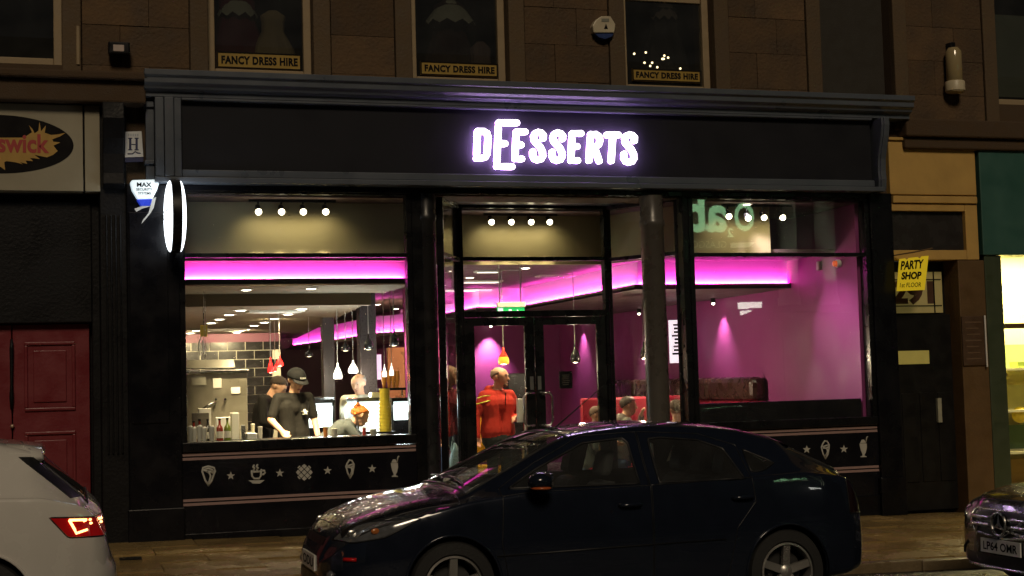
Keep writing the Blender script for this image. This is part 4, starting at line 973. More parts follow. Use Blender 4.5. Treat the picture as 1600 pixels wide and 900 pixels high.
MB().cyl((q.x-.13, 2.1, q.z-.03), (q.x-.13, 2.1, at(612, 618, 2.1).z-.02), .01).cyl((q.x+.13, 2.1, q.z-.03), (q.x+.13, 2.1, at(612, 618, 2.1).z-.02), .01).build('rack_leg', m_chrome, cr)
m_wafer = mat('wafer', (.55, .22, .03), .6, noise=.2, nscale=40)
for i, x in enumerate((600, 608, 615, 621)):
    a = at(x, 606, 2.1)
    for s in range(3): MB().lathe([(.016, .0+s*.05), (.035, .11+s*.05)], (a.x, 2.1, q.z), 12).build('cone', m_wafer, cr, smooth='auto')
cbox('till_box', 'pale box on the granite top right of the old man', 'box', 583, 597, 613, 2.2, 2.4, mat('pale_box', (.7, .66, .4), .5), at(590, 622, 2.2).z)
# poster on the kitchen ceiling end: yellow card with cable
p = at(318, 517, 3.2); o = thing('hanging_sign', 'small yellow card hanging by a cable over the steel oven', 'sign', (p.x, 3.2, p.z))
MB().box(at(313, 517, 3.2).x, at(324, 517, 3.2).x, 3.19, 3.21, at(318, 526, 3.2).z, at(318, 508, 3.2).z).build('card', mat('yellow_card', (.7, .5, .06), .5), o)
MB().tube([at(315, 526, 3.2), at(311, 535, 3.2), at(310, 545, 3.2), at(314, 556, 3.2), at(318, 548, 3.2), at(316, 530, 3.2)], .008, 6).build('cable', m_white, o); MB().cyl((p.x, 3.2, at(318, 508, 3.2).z), (p.x, 3.2, 2.665), .004).build('hanger', m_frame, o)

# ---------------------------------------------------------------- pendants
m_cord = mat('pendant_cord', (.3, .28, .26), .6)
def pendant(px, ytop, ybot, wpx, Y, kind, lab, ceil, grp=None, watts=0):
    p = at(px, ybot, Y); zt = at(px, ytop, Y).z; zb = p.z; h = zt-zb; r = wpx/2/FPX*(Y+15.8)*1.03
    o = thing('pendant_lamp', lab, 'pendant lamp', (p.x, Y, zb), group=grp or 'pendant lamps')
    MB().cyl((p.x, Y, zt-.005), (p.x, Y, ceil), .005, n=6).build('cord', m_cord, o)
    cols = {'white': ((.95, .92, .85), (1, .93, .8), 2.6), 'red': ((.7, .02, .02), (1, .012, .012), 2.2), 'amber': ((.9, .35, .04), (1, .36, .03), 1.6), 'black': ((.01, .01, .012), None, 0)}[kind]
    m = mat('pendant_%s_%d' % (kind, px), cols[0], .25, emis=cols[1], estr=cols[2], coat=.5)
    prof = [(r*.16, h), (r*.2, h*.8), (r*.55, h*.6), (r*.95, h*.3), (r, h*.1), (r*.88, 0)]
    if kind == 'black': prof = [(r*.2, h), (r*.25, h*.72), (r*.8, h*.5), (r, h*.25), (r, 0)]
    MB().lathe(prof, (p.x, Y, zb), 18).build('shade', m, o, smooth=True)
    if kind == 'amber': MB().lathe([(r*.17, h*1.01), (r*.215, h*.8), (r*.57, h*.6), (r*.80, h*.44)], (p.x, Y, zb), 18).build('red_crown', mat('pendant_red_crown', (.7, .04, .02), .2, emis=(1, .04, .015), estr=1.2, coat=.5), o, smooth=True)
    if kind in ('red', 'amber', 'black'): MB().ball((p.x, Y, zb+.012), (r*.72, r*.72, .02), 12, 6).build('bulb', mat('pendant_bulb_%d' % px, (1, .9, .7), .4, emis=(1, .85, .5) if kind != 'red' else (1, .6, .5), estr=5 if kind != 'black' else 4), o, smooth=True)
    if watts: light('POINT', 'lamp', o, (p.x, Y, zb-.06), watts, (1, .8, .55) if kind != 'red' else (1, .25, .15), .04)
pendant(528, 567, 592, 14, 3.9, 'white', 'white bottle-shaped pendant left of the old man', 3.14, watts=30)
pendant(552, 563, 583, 16, 4.6, 'white', 'white bottle-shaped pendant just over the old man', 3.14, watts=30)
pendant(584, 573, 589, 8, 5.5, 'white', 'slim white pendant beside the lit picture', 3.14)
pendant(601, 569, 589, 7, 1.9, 'white', 'slim candle-shaped pendant over the cone rack, left one', 3.14)
pendant(612, 567, 587, 7, 1.9, 'white', 'slim candle-shaped pendant over the cone rack, right one', 3.14)
pendant(423, 558, 582, 9, 4.5, 'red', 'slim red glowing pendant nearest the tiled wall', 2.66, watts=6)
pendant(437, 556, 572, 12, 4.9, 'red', 'round red glowing pendant above the bowed server', 2.66, watts=6)
pendant(430, 569, 580, 6, 5.6, 'red', 'smallest red glowing pendant between the other two', 2.66)
for px, y0, y1, Y, lb in ((483, 545, 557, 6.0, 'over the capped server'), (540, 533, 548, 4.6, 'in line with the old man'), (576, 522, 546, 3.3, 'before the square pillar'), (616, 514, 540, 2.6, 'beside the black post'), (510, 543, 556, 6.5, 'by the slim pillar')):
    pendant(px, y0, y1, 15 if Y < 5.5 else 13, Y, 'black', 'black dome pendant lamp ' + lb, 3.14)
pendant(787, 543, 569, 18, 3.2, 'amber', 'red and amber glass pendant behind the left door leaf', 3.14, watts=10)
pendant(899, 538, 566, 16, 3.4, 'black', 'black pendant behind the right door leaf', 3.14, watts=14)
pendant(1006, 534, 560, 12, 3.0, 'black', 'black pendant half hidden by the round column', 2.77, watts=60)
# pillars inside
for px, Y, wd, lb in ((514, 6.2, .18, 'slim speckled pillar behind the capped server'), (576, 4.9, .24, 'broad speckled pillar behind the old man')):
    a = at(px, 560, Y); tag(MB().box(a.x-wd/2, a.x+wd/2, Y, Y+wd, .03, 3.195).build('pillar', mat('pillar_%d' % px, (.035, .03, .034), .35, noise=.8, nscale=60, detail=1), None, bevel=.01), lb, 'pillar')
# lit picture and copper wall panel behind cones
o = thing('lit_picture', 'lit pink and white picture behind the cone rack', 'picture', at(590, 590, 6.2))
MB().box(at(585, 570, 6.2).x, at(596, 570, 6.2).x, 6.2, 6.23, at(590, 593, 6.2).z, at(590, 554, 6.2).z).build('panel', mat('lit_picture', (.8, .6, .8), .5, noise=.3, nscale=14, emis=(.9, .62, .95), estr=.9), o)
tag(MB().box(at(606, 560, 6.6).x, at(632, 560, 6.6).x, 6.6, 6.7, .03, at(615, 543, 6.6).z).build('copper_panel', mat('copper', (.42, .17, .09), .35, metal=.5), None), 'copper coloured panel behind the cone rack', 'panel')
xx = at(640, 560, 6.9).x
washer((xx, 6.75, 2.77), (xx, 7.0, 1.5), 'wall washer at the black post in the counter window', 60)
tag(MB().box(at(633, 560, 7.0).x, at(690, 560, 7.0).x, 7.0, 7.08, .03, 3.19).build('partition', m_plum, None), 'plum partition wall behind the black corner post', 'partition')

# ---------------------------------------------------------------- entrance interior
ex = thing('exit_sign', 'green and white hanging fire exit sign above the doors', 'exit sign', at(798, 490, 2.0))
E = lambda x, y: at(x, y, 2.0)
MB().box(E(776, 480).x, E(820, 480).x, 1.96, 2.04, E(798, 480).z, E(798, 472).z).build('housing', m_white, ex, bevel=.006)
MB().box(E(777, 480).x, E(819, 480).x, 1.985, 2.015, E(798, 503).z, E(798, 480.5).z).build('green_panel', mat('exit_green', (.02, .5, .12), .4, emis=(.03, .75, .16), estr=.9), ex)
m_exw = mat('exit_white', (.9, .9, .9), .4, emis=(.85, 1, .9), estr=1.0)
for pl_ in ([(778, 481), (786, 481), (786, 502), (778, 502)], [(795, 483), (799, 483), (801, 490), (806, 492), (800, 494), (803, 502), (799, 502), (796, 495), (790, 502), (788, 500), (794, 492)], [(808, 483), (817, 492), (808, 501), (808, 495), (804, 495), (804, 489), (808, 489)]):
    MB().prism([X(at(x, y, 1.983)) for x, y in pl_], 1.981, 1.985).build('pictogram', m_exw, ex)
for x in (781, 814): MB().cyl(E(x, 472), Vector((E(x, 472).x, 2.0, 3.14)), .008).build('rod', m_white, ex)
MB().cyl(E(776, 422), E(816, 422), .008).build('cross_bar', m_white, ex)
nt_ = thing('door_notice', 'small black framed notice fixed inside the right door leaf', 'notice', at(884, 607, 1.14))
N_ = lambda x, y, Y=1.135: at(x, y, Y)
MB().box(N_(874, 593).x, N_(894, 593).x, 1.132, 1.145, N_(884, 607).z, N_(884, 580).z).build('board', m_black, nt_, bevel=.003)
for i in range(6): MB().box(N_(878+(i % 2), 593).x, N_(890-(i % 3), 593).x, 1.129, 1.132, N_(884, 586+i*3).z-.003, N_(884, 586+i*3).z+.003).build('text_line', mat('dim_text_%d' % i, (.16, .14, .12), .6), nt_)
for x, y in ((875.5, 582), (892.5, 582), (875.5, 605), (892.5, 605)): MB().ball(N_(x, y, 1.13), .006, 8, 5).build('screw', m_chrome, nt_)
ws = thing('notice_stand', 'white lettered notice stand behind the door handles', 'stand', Vector((at(818, 640, 1.6).x, 1.6, .03)))
W_ = lambda x, y: at(x, y, 1.6)
MB().box(W_(809, 640).x, W_(818, 640).x, 1.58, 1.66, W_(812, 660).z, W_(812, 623).z).build('box', m_white, ws, bevel=.005)
MB().box(W_(819, 640).x, W_(826.5, 640).x, 1.56, 1.60, W_(822, 672).z, W_(822, 622).z).build('sign_strip', m_card, ws, bevel=.004)
for i, yy in enumerate((631, 639, 646, 655, 663)): MB().box(W_(821.5, 640).x, W_(823.5+(i % 2), 640).x, 1.557, 1.56, W_(822, yy+2).z, W_(822, yy-1.5).z).build('mark', m_ink, ws)
MB().cyl(Vector((W_(822, 640).x, 1.62, .03)), Vector((W_(822, 640).x, 1.62, W_(822, 660).z)), .03).build('post', m_chrome, ws, smooth='auto')
MB().lathe([(.16, 0), (.16, .02), (.04, .04)], (W_(822, 640).x, 1.62, .03), 20).build('foot', m_chrome, ws, smooth='auto')
# yellow chairs behind the standing man
def chair(px, pyb, Y, lab, m):
    a = at(px, 640, Y); o = thing('chair', lab, 'chair', (a.x, Y, .03), group='yellow chairs')
    MB().box(a.x-.21, a.x+.21, Y-.21, Y+.21, .45, .52).build('seat', m, o, bevel=.02); MB().box(a.x-.21, a.x+.21, Y+.17, Y+.22, .60, 1.22).build('backrest', m, o, bevel=.03)
    for sx in (-.19, .19):
        for sy in (-.18, .18): MB().cyl((a.x+sx, Y+sy, .03), (a.x+sx, Y+sy, .45 if sy < 0 else .62), .015).build('leg', m_chrome, o)
m_yel2 = mat('yellow_vinyl_seat', (.75, .42, .02), .4)
chair(752, 640, 3.3, 'yellow chair behind the arm of the man in orange', m_yel2); chair(748, 690, 2.3, 'lower yellow chair nearest the doors', m_yel2)
tag(MB().box(at(795, 640, 5.5).x, at(830, 640, 5.5).x, 5.5, 6.2, .03, at(810, 583, 5.5).z).build('dark_counter', m_frame, None, bevel=.01), 'dark counter block behind the man in orange', 'counter')
tb_ = thing('cafe_table', 'dark round cafe table beside the man in orange', 'table', (at(818, 672, 3.0).x, 3.0, .03))
p = tb_.location; MB().lathe([(.0, .72), (.34, .72), (.35, .735), (.34, .75), (0, .75)], (p.x, 3.0, .03), 24).build('top', m_black, tb_, smooth='auto'); MB().cyl((p.x, 3, .05), (p.x, 3, .75), .03).build('stem', m_chrome, tb_); MB().lathe([(.22, 0), (.22, .015), (.03, .03)], (p.x, 3, .03), 20).build('base', m_chrome, tb_)

# ---------------------------------------------------------------- booths, bench back, menu poster, wall gadgets
bo = thing('booth_bench', 'long brown leather booth with red back along the plum wall', 'booth', (9.2, 5.5, .03))
m_leather = mat('brown_leather', (.055, .022, .018), .28, noise=.25, nscale=6, bump=.05, bscale=12)
m_redv = mat('red_vinyl', (.26, .012, .03), .35, noise=.1)
zr = at(1150, 606, 3.4).z
L_ = 8.6-2.72
n = 4
for i in range(n):
    y0 = 2.72+i*L_/n+.01; y1 = 2.72+(i+1)*L_/n-.01
    MB().box(9.20, 9.43, y0, y1, 1.27, 1.60).build('head_roll', m_leather, bo, bevel=.08); MB().box(9.24, 9.43, y0, y1, .5, 1.265).build('backrest', m_redv, bo, bevel=.03)
    MB().box(8.80, 9.24, y0, y1, .36, .50).build('seat', m_redv, bo, bevel=.04)
MB().box(8.86, 9.4, 2.74, 8.58, .03, .36).build('base', m_frame, bo)
bk = thing('booth_bench', 'black backed booth bench under the right-hand shop window', 'booth', (8.3, .2, .03))
MB().box(7.22, 9.38, .14, .24, .03, 1.305).build('back_panel', m_stallriser, bk, bevel=.01); MB().box(7.25, 9.36, .24, .75, .03, .46).build('seat', m_redv, bk, bevel=.03)
bt = thing('booth_table', 'dark booth table between the seated young people', 'table', (8.3, 2.9, .03))
MB().box(7.75, 8.65, 2.3, 3.3, .72, .76).build('top', m_black, bt, bevel=.01); MB().cyl((8.2, 2.8, .03), (8.2, 2.8, .72), .04).build('pedestal', m_chrome, bt)
mp = thing('menu_poster', 'lit white menu poster on the plum wall beside the round column', 'poster', (9.3, 5.0, 1.9))
YP = 5.0; xa_, xb_ = at(1047, 533, YP).x, at(1071, 533, YP).x; zA, zB = at(1060, 567, YP).z, at(1060, 500, YP).z
MB().box(xa_, xb_, YP, YP+.04, zA, zB).build('panel', mat('lit_poster', (.85, .82, .86), .5, emis=(.95, .86, 1), estr=1.0), mp)
MB().box(xb_, WXR, YP+.01, YP+.03, (zA+zB)/2-.03, (zA+zB)/2+.03).build('wall_arm', m_frame, mp)
random.seed(5)
for i in range(9):
    z = zB-.07-i*(zB-zA-.16)/9; w_ = xb_-xa_
    MB().box(xa_+w_*random.uniform(.12, .3), xb_-w_*random.uniform(.15, .4), YP-.004, YP, z-.02, z+.012).build('text_line', m_ink if i % 3 else mat('poster_grey_%d' % i, (.2, .16, .2), .6), mp)
pr = tag(MB().box(WXR-.09, WXR-.046, 1.0, 1.07, at(1282, 422, 1.0).z, at(1282, 408, 1.0).z).build('motion_sensor', m_white, None, bevel=.012), 'white motion sensor on the plum wall by the window', 'sensor')
sr = thing('alarm_sounder', 'round orange fire alarm sounder on the plum wall', 'alarm', (WXR-.05, .55, at(1320, 412, .55).z))
q = sr.location; MB().lathe([(.05, 0), (.05, -.04), (.04, -.05)], (WXR-.046, q.y, q.z), 16, 'x').build('base', m_white, sr); MB().lathe([(.038, -.05), (.034, -.085), (0, -.095)], (WXR-.046, q.y, q.z), 16, 'x').build('lens', mat('orange_lens', (.8, .12, .02), .3, emis=(.9, .12, .02), estr=.4), sr)
# ================================================================ people
m_skin = mat('skin', (.62, .36, .24), .5, noise=.12, nscale=12, sss=.05)
m_skin2 = mat('skin_ruddy', (.60, .30, .20), .5, noise=.12, nscale=12, sss=.05)
m_eye = mat('eye_dark', (.03, .02, .015), .2)
m_lip = mat('lip', (.36, .12, .10), .5)
m_shoe = mat('shoe', (.02, .02, .02), .4)
def cloth(name, col): return mat(name, col, .85, noise=.22, nscale=9, bump=.22, bscale=9, spec=.15)
DEF = dict(pel=(0, 0, .95), wai=(0, 0, 1.12), che=(0, 0, 1.28), nec=(0, 0, 1.45), hed=(0, -.02, 1.62),
           shR=(.185, 0, 1.385), elR=(.25, .02, 1.13), wrR=(.26, -.06, .88), shL=(-.185, 0, 1.385), elL=(-.25, .02, 1.13), wrL=(-.26, -.06, .88),
           hiR=(.09, 0, .92), knR=(.10, -.02, .50), anR=(.10, .02, .09), hiL=(-.09, 0, .92), knL=(-.10, -.02, .50), anL=(-.10, .02, .09))
SIT = dict(pel=(0, .08, .54), wai=(0, .08, .70), che=(0, .04, .86), nec=(0, .02, 1.03), hed=(0, -.02, 1.20),
           shR=(.18, .03, .99), elR=(.24, -.04, .76), wrR=(.14, -.26, .80), shL=(-.18, .03, .99), elL=(-.24, -.04, .76), wrL=(-.14, -.26, .80),
           hiR=(.09, .06, .54), knR=(.12, -.38, .54), anR=(.12, -.38, .09), hiL=(-.09, .06, .54), knL=(-.12, -.38, .54), anL=(-.12, -.38, .09))
def person(label, x, y, z0, yaw, H=1.75, pose=None, base=DEF, hy=0, hp=0, wid=1.0, belly=0., top=None, legs=None, skin=None, sleeve=1.0, hair=None, cap=None, grey_sides=None, group=None, hood=None):
    J = {k: Vector(v) for k, v in base.items()}
    for k, v in (pose or {}).items(): J[k] = Vector(v)
    s = H/1.75; skin = skin or m_skin
    caps = []   # p0, p1, r0, r1, tag
    def cp(a, b, r0, r1, t): caps.append((Vector(a), Vector(b), r0, r1, t))
    up = (J['nec']-J['pel']).normalized(); side = (J['shR']-J['shL']).normalized()
    for q in (-1, 1):
        o = side*(.075*wid*q)
        cp(J['pel']+o, J['wai']+o*1.0, .115*wid, .105*wid, 'top'); cp(J['wai']+o, J['che']+o*1.15, .105*wid, .115*wid, 'top')
        cp(J['pel']+o*.9-up*.10, J['pel']+o*.9-up*.06, .112*wid, .112*wid, 'leg'); cp(J['pel']+o-up*.01, J['pel']+o+up*.05, .118*wid, .115*wid, 'top')
    cp(J['che'], J['nec']-up*.07, .125*wid, .10, 'top')
    fw = side.cross(up)*-1
    if fw.y > 0 and abs(fw.y) > abs(fw.x): fw = -fw
    if belly: cp(J['wai']+fw*belly*.8, J['pel']+fw*belly*.7+up*.08, .125*wid, .12*wid, 'top')
    cp(J['nec']-up*.05, J['nec']+(J['hed']-J['nec'])*.55, .062, .056, 'skin'); cp(J['nec']-up*.075, J['nec']-up*.03, .085, .07, 'top')
    if hood: cp(J['nec']-fw*.07+side*-.07, J['nec']-fw*.07+side*.07, .065, .065, 'top')
    for k in 'RL':
        sh, el, wr = J['sh'+k], J['el'+k], J['wr'+k]
        cp(J['nec']-up*.07, sh, .080, .066*wid**.5, 'top')
        if sleeve >= 1: cp(sh, el, .066*wid**.5, .054, 'top'); cp(el, wr, .053, .040, 'top')
        else:
            cp(sh, sh.lerp(el, .8), .066, .058, 'top'); cp(sh.lerp(el, .6), el, .045, .042, 'skin'); cp(el, wr, .043, .031, 'skin')
        d = (wr-el).normalized(); n = d.orthogonal().normalized() if abs(d.z) < .5 else Vector((0, -1, 0)); n = (n-d*n.dot(d)).normalized(); w_ = d.cross(n)
        cp(wr-d*.02, wr+d*.03, .030, .031, 'skin')
        for f_ in range(4):
            r0 = wr+d*.03+w_*(.0185*(f_-1.5)); ln = (.075, .085, .08, .062)[f_]
            cp(r0-d*.015, r0+d*.035, .0125, .0115, 'skin')
            m1 = r0+d*.035+d*ln*.5+n*.010; cp(r0+d*.035, m1, .0105, .0095, 'skin'); cp(m1, m1+d*ln*.38+n*.022, .0095, .0085, 'skin')
        t0 = wr+d*.005+w_*.028*(1 if k == 'R' else -1)*(1); t1 = t0+d*.035+w_*.022*(1 if k == 'R' else -1)+n*.008
        cp(t0, t1, .0135, .012, 'skin'); cp(t1, t1+d*.032+n*.008, .0115, .0095, 'skin')
        hi, kn, an = J['hi'+k], J['kn'+k], J['an'+k]
        cp(hi, kn, .092*wid**.6, .066, 'leg'); cp(kn, an+Vector((0, 0, .02)), .066, .055, 'leg')
        ft = Vector((0, -1, 0)); cp(an+Vector((0, .04, -.045)), an+ft*.14+Vector((0, 0, -.052)), .044, .036, 'shoe')
    # head
    HM = Matrix.Translation(J['hed']) @ Matrix.Rotation(R(hy), 4, 'Z') @ Matrix.Rotation(R(hp), 4, 'X')
    HS = 1.09
    def h(x, y, z): return HM @ (Vector((x, y, z))*HS)
    hc = lambda a, b_, r0, r1, t: cp(a, b_, r0*HS, r1*HS, t)
    hc(h(0, .018, .025), h(0, -.018, .022), .084, .079, 'skin'); hc(h(0, -.03, -.02), h(0, -.052, -.075), .066, .040, 'skin')
    for q in (-1, 1):
        hc(h(.03*q, -.055, .012), h(.022*q, -.060, -.045), .036, .030, 'skin'); hc(h(.082*q, .012, .008), h(.080*q, .008, -.022), .015, .010, 'skin')
        hc(h(.034*q, -.078, .028), h(.012*q, -.088, .026), .012, .012, 'skin')
    hc(h(0, -.090, .015), h(0, -.112, -.022), .010, .014, 'skin'); hc(h(0, -.080, -.062), h(0, -.084, -.062), .020, .018, 'skin')
    b = MB()
    for p0, p1, r0, r1, t in caps:
        nn = 12 if max(r0, r1) > .03 else 8
        if (p1-p0).length > 1e-4: b.cyl(p0, p1, r0, r1, nn)
        b.ball(p0, r0, nn, 8); b.ball(p1, r1, nn, 8)
    me0 = b.mesh('tmp'); ob = bpy.data.objects.new('tmp', me0); C.objects.link(ob)
    rm = ob.modifiers.new('r', 'REMESH'); rm.mode = 'VOXEL'; rm.voxel_size = .0105
    sm_ = ob.modifiers.new('s', 'SMOOTH'); sm_.factor = .5; sm_.iterations = 3
    dg = bpy.context.evaluated_depsgraph_get(); me = bpy.data.meshes.new_from_object(ob.evaluated_get(dg)); bpy.data.objects.remove(ob)
    cen = np.zeros(len(me.polygons)*3); me.polygons.foreach_get('center', cen); cen = cen.reshape(-1, 3)
    best = np.full(len(cen), 1e9); idx = np.zeros(len(cen), int); T = {'skin': 0, 'top': 1, 'leg': 2, 'shoe': 3}
    for p0, p1, r0, r1, t in caps:
        a = np.array(p0); d = np.array(p1)-a; L2 = max(1e-9, d@d); u = np.clip((cen-a)@d/L2, 0, 1)
        dist = np.linalg.norm(cen-a-u[:, None]*d, axis=1)-(r0+(r1-r0)*u)
        k = dist < best; best[k] = dist[k]; idx[k] = T[t]
    me.materials.clear()
    for m_ in (skin, top, legs, m_shoe): me.materials.append(m_)
    me.polygons.foreach_set('material_index', idx.astype(np.int32)); me.polygons.foreach_set('use_smooth', [True]*len(me.polygons))
    root = thing('person', label, 'person', (x, y, z0), rot=(0, 0, R(yaw)), group=group); root.scale = (s, s, s)
    link('body', me, None, root)
    for q in (-1, 1):
        MB().ball(h(.033*q, -.0855, .010), (.010, .008, .006), 8, 6).build('eye', m_eye, root, True, local=True)
        MB().tube([h(.018*q, -.098, .030), h(.035*q, -.094, .034), h(.052*q, -.082, .028)], .0045, 6).build('eyebrow', hair or grey_sides or m_eye, root, True, local=True)
    MB().tube([h(-.024, -.094, -.064), h(0, -.102, -.062), h(.024, -.094, -.064)], .0055, 6).build('mouth', m_lip, root, True, local=True)
    if hair or grey_sides:
        hb = MB(); hb.ball((0, 0, 0), 1, 26, 18); rng = random.Random(len(label))
        vs = []
        for v in hb.v:
            k = 1+rng.uniform(-.015, .06)*(1 if v[2] > .1 else .3); vs.append(h(v[0]*.0865*k, .003+v[1]*.1045*k, .026+v[2]*.0885*k))
        fs = []
        for f in hb.f:
            c0 = sum((Vector(hb.v[i]) for i in f), Vector())/len(f)
            yy, zz = c0.y, c0.z
            ok = (zz > .52+.06*rng.random() if yy < -.45 else zz > .52-(yy+.45)*1.0+.08*rng.random())
            if grey_sides: ok = ok and zz < .45 and yy > -.2
            if zz < -.75: ok = False
            if ok: fs.append(f)
        hm = MB().add(vs, fs).build('hair', hair or grey_sides, root, True, local=True)
        so = hm.modifiers.new('thick', 'SOLIDIFY'); so.thickness = .005; so.offset = .0
    if cap:
        cb = MB(); cb.ball((0, 0, 0), 1, 24, 14); keep = [f for f in cb.f if sum(cb.v[i][2] for i in f)/len(f) > .02]
        c_ = MB().add([h(v[0]*.101, .004+v[1]*.114, .038+v[2]*.102) for v in cb.v], keep).build('cap', cap, root, True, local=True); so = c_.modifiers.new('thick', 'SOLIDIFY'); so.thickness = .008
        br = []; n = 14
        for i in range(n+1):
            a = math.pi+math.pi*i/n; br.append((math.cos(a)*.094, -.06+math.sin(a)*.02, .045)); 
        for i in range(n, -1, -1):
            a = math.pi+math.pi*i/n; br.append((math.cos(a)*.088, -.075+math.sin(a)*.095, .026))
        k = len(br)
        MB().add([h(*p) for p in br]+[h(p[0], p[1], p[2]-.007) for p in br], [(i, i+1, k-2-i, k-1-i) for i in range(n)]+[(k+k-1-i, k+k-2-i, k+i+1, k+i) for i in range(n)]+[(i, (i+1) % k, k+(i+1) % k, k+i) for i in range(k)]).build('cap_brim', cap, c_, True, local=True)
        lg = MB(); 
        for i in range(5): lg.add([h(-.035+i*.015, -.119+.006*abs(i-2)*.4, .066), h(-.026+i*.015, -.119+.006*abs(i-2)*.4, .066), h(-.026+i*.015, -.114+.006*abs(i-2)*.4, .082), h(-.035+i*.015, -.114+.006*abs(i-2)*.4, .082)], [(0, 1, 2, 3)])
        lg.build('cap_lettering', m_white, c_, local=True)
    root['_h'] = 0; del root['_h']
    return root, h

c_black = cloth('black_uniform', (.012, .011, .010)); c_apron = cloth('black_trousers', (.012, .012, .013))
c_grey = cloth('grey_hoodie', (.26, .24, .23)); c_org = cloth('orange_red_hoodie', (.40, .030, .020)); c_mar = cloth('maroon_hoodie', (.14, .012, .022))
c_white = cloth('white_jumper', (.62, .60, .50)); c_slate = cloth('slate_top', (.075, .085, .088)); c_jean = cloth('blue_jeans', (.035, .055, .11)); c_trou = cloth('dark_trousers', (.030, .036, .036)); c_teal = cloth('dark_teal_top', (.03, .055, .052))
m_brown_h = mat('dark_brown_hair', (.035, .02, .012), .6, bump=.6, bscale=90); m_ginger = mat('ginger_hair', (.62, .17, .02), .6, bump=.8, bscale=60); m_greyh = mat('grey_hair', (.36, .34, .32), .6, bump=.6, bscale=90); m_lbrown = mat('light_brown_hair', (.085, .04, .018), .6, bump=.6, bscale=80)
def px(x_, y_, Y): return at(x_, y_, Y).x
# capped server
pr, h = person('server in black cap and short-sleeved black shirt looking down at the counter', px(458, 620, 1.75), 1.75, .08, 12, 1.80, dict(hed=(.01, -.07, 1.585), nec=(0, -.02, 1.44), elL=(-.285, -.03, 1.14), wrL=(-.22, -.24, 1.00), elR=(.25, -.02, 1.13), wrR=(.24, -.16, .90)), hy=14, hp=24, sleeve=.5, top=c_black, legs=c_apron, hair=m_brown_h, cap=c_apron)
sb = MB().prism([(.085+.035*(1 if i % 2 == 0 else .42)*math.sin(math.pi*i/5), 1.22+.035*(1 if i % 2 == 0 else .42)*math.cos(math.pi*i/5)) for i in range(10)], -.172, -.10); sb.build('shirt_star', m_white, pr, local=True)
# bowed server behind
person('dark-haired server in black bowing over the work top behind the capped server', px(409, 630, 2.5), 2.5, .10, 68, 1.78, dict(hed=(0, -.20, 1.52), nec=(0, -.09, 1.40), che=(0, -.03, 1.26), elL=(-.25, -.08, 1.10), wrL=(-.18, -.30, 1.02), elR=(.25, -.08, 1.10), wrR=(.18, -.30, 1.02), shR=(.18, -.06, 1.37), shL=(-.18, -.06, 1.37)), hy=0, hp=38, top=c_black, legs=c_apron, hair=m_brown_h)
# woman leaning into the freezer, turned to the right
_, h = person('ginger-haired woman in a slate top leaning far over the lit freezer', px(498, 670, 1.62), 1.62, .03, 78, 1.66, dict(wai=(0, -.14, 1.05), che=(0, -.28, 1.14), nec=(0, -.43, 1.22), hed=(0, -.52, 1.31), shR=(.17, -.37, 1.17), shL=(-.17, -.37, 1.17), elR=(.2, -.55, 1.0), wrR=(.16, -.72, 1.0), elL=(-.2, -.52, 1.0), wrL=(-.16, -.70, .98)), hy=25, hp=30, wid=1.05, top=c_slate, legs=c_apron, hair=m_ginger)
_b = MB(); _g = random.Random(4)
for _i in range(60): _b.ball(h(max(-.075, min(.075, _g.gauss(0, .045))), .055+max(-.05, min(.05, _g.gauss(0, .03))), .035+max(-.06, min(.06, _g.gauss(0, .04)))), _g.uniform(.018, .028), 8, 6)
_b.build('curls', m_ginger, _, True, local=True)
# old man
person('bald older man in a white jumper standing behind the lit freezer', px(563, 620, 3.3), 3.3, .03, -32, 1.78, dict(hed=(0, -.05, 1.60), shR=(.2, -.02, 1.39), shL=(-.2, -.02, 1.39)), hy=-8, hp=16, wid=1.12, top=c_white, legs=c_trou, grey_sides=m_greyh, skin=m_skin)
# man in orange
pr, h = person('stout bald man in an orange-red hoodie standing inside the left door leaf', px(777, 640, 2.05), 2.05, .03, 16, 1.80, dict(elL=(-.31, .0, 1.14), wrL=(-.33, -.05, .90), elR=(.34, -.01, 1.13), wrR=(.10, -.225, 1.10), hed=(.02, -.04, 1.615)), hy=38, hp=4, wid=1.2, belly=0, top=c_org, legs=c_trou, grey_sides=mat('stubble_grey', (.30, .20, .15), .7), skin=m_skin2, hood=True)
MB().tube([(0, -.20, 1.42), (0, -.195, 1.36), (0, -.185, 1.27)], .006, 6).build('zip', m_ink, pr, local=True)
m_neon = mat('neon_piping', (.65, .75, .08), .5)
MB().tube([(-.31, -.03, 1.36), (-.25, -.085, 1.385), (-.17, -.115, 1.39)], .007, 6).build('sleeve_piping', m_neon, pr, local=True); MB().tube([(-.325, -.035, 1.29), (-.26, -.085, 1.31), (-.18, -.13, 1.33)], .007, 6).build('sleeve_piping', m_neon, pr, local=True)
bd_ = MB().ball(h(0, -.068, -.085), (.040, .038, .030), 12, 8); bd_.build('beard', mat('beard', (.22, .12, .08), .8, bump=.5), pr, True, local=True)
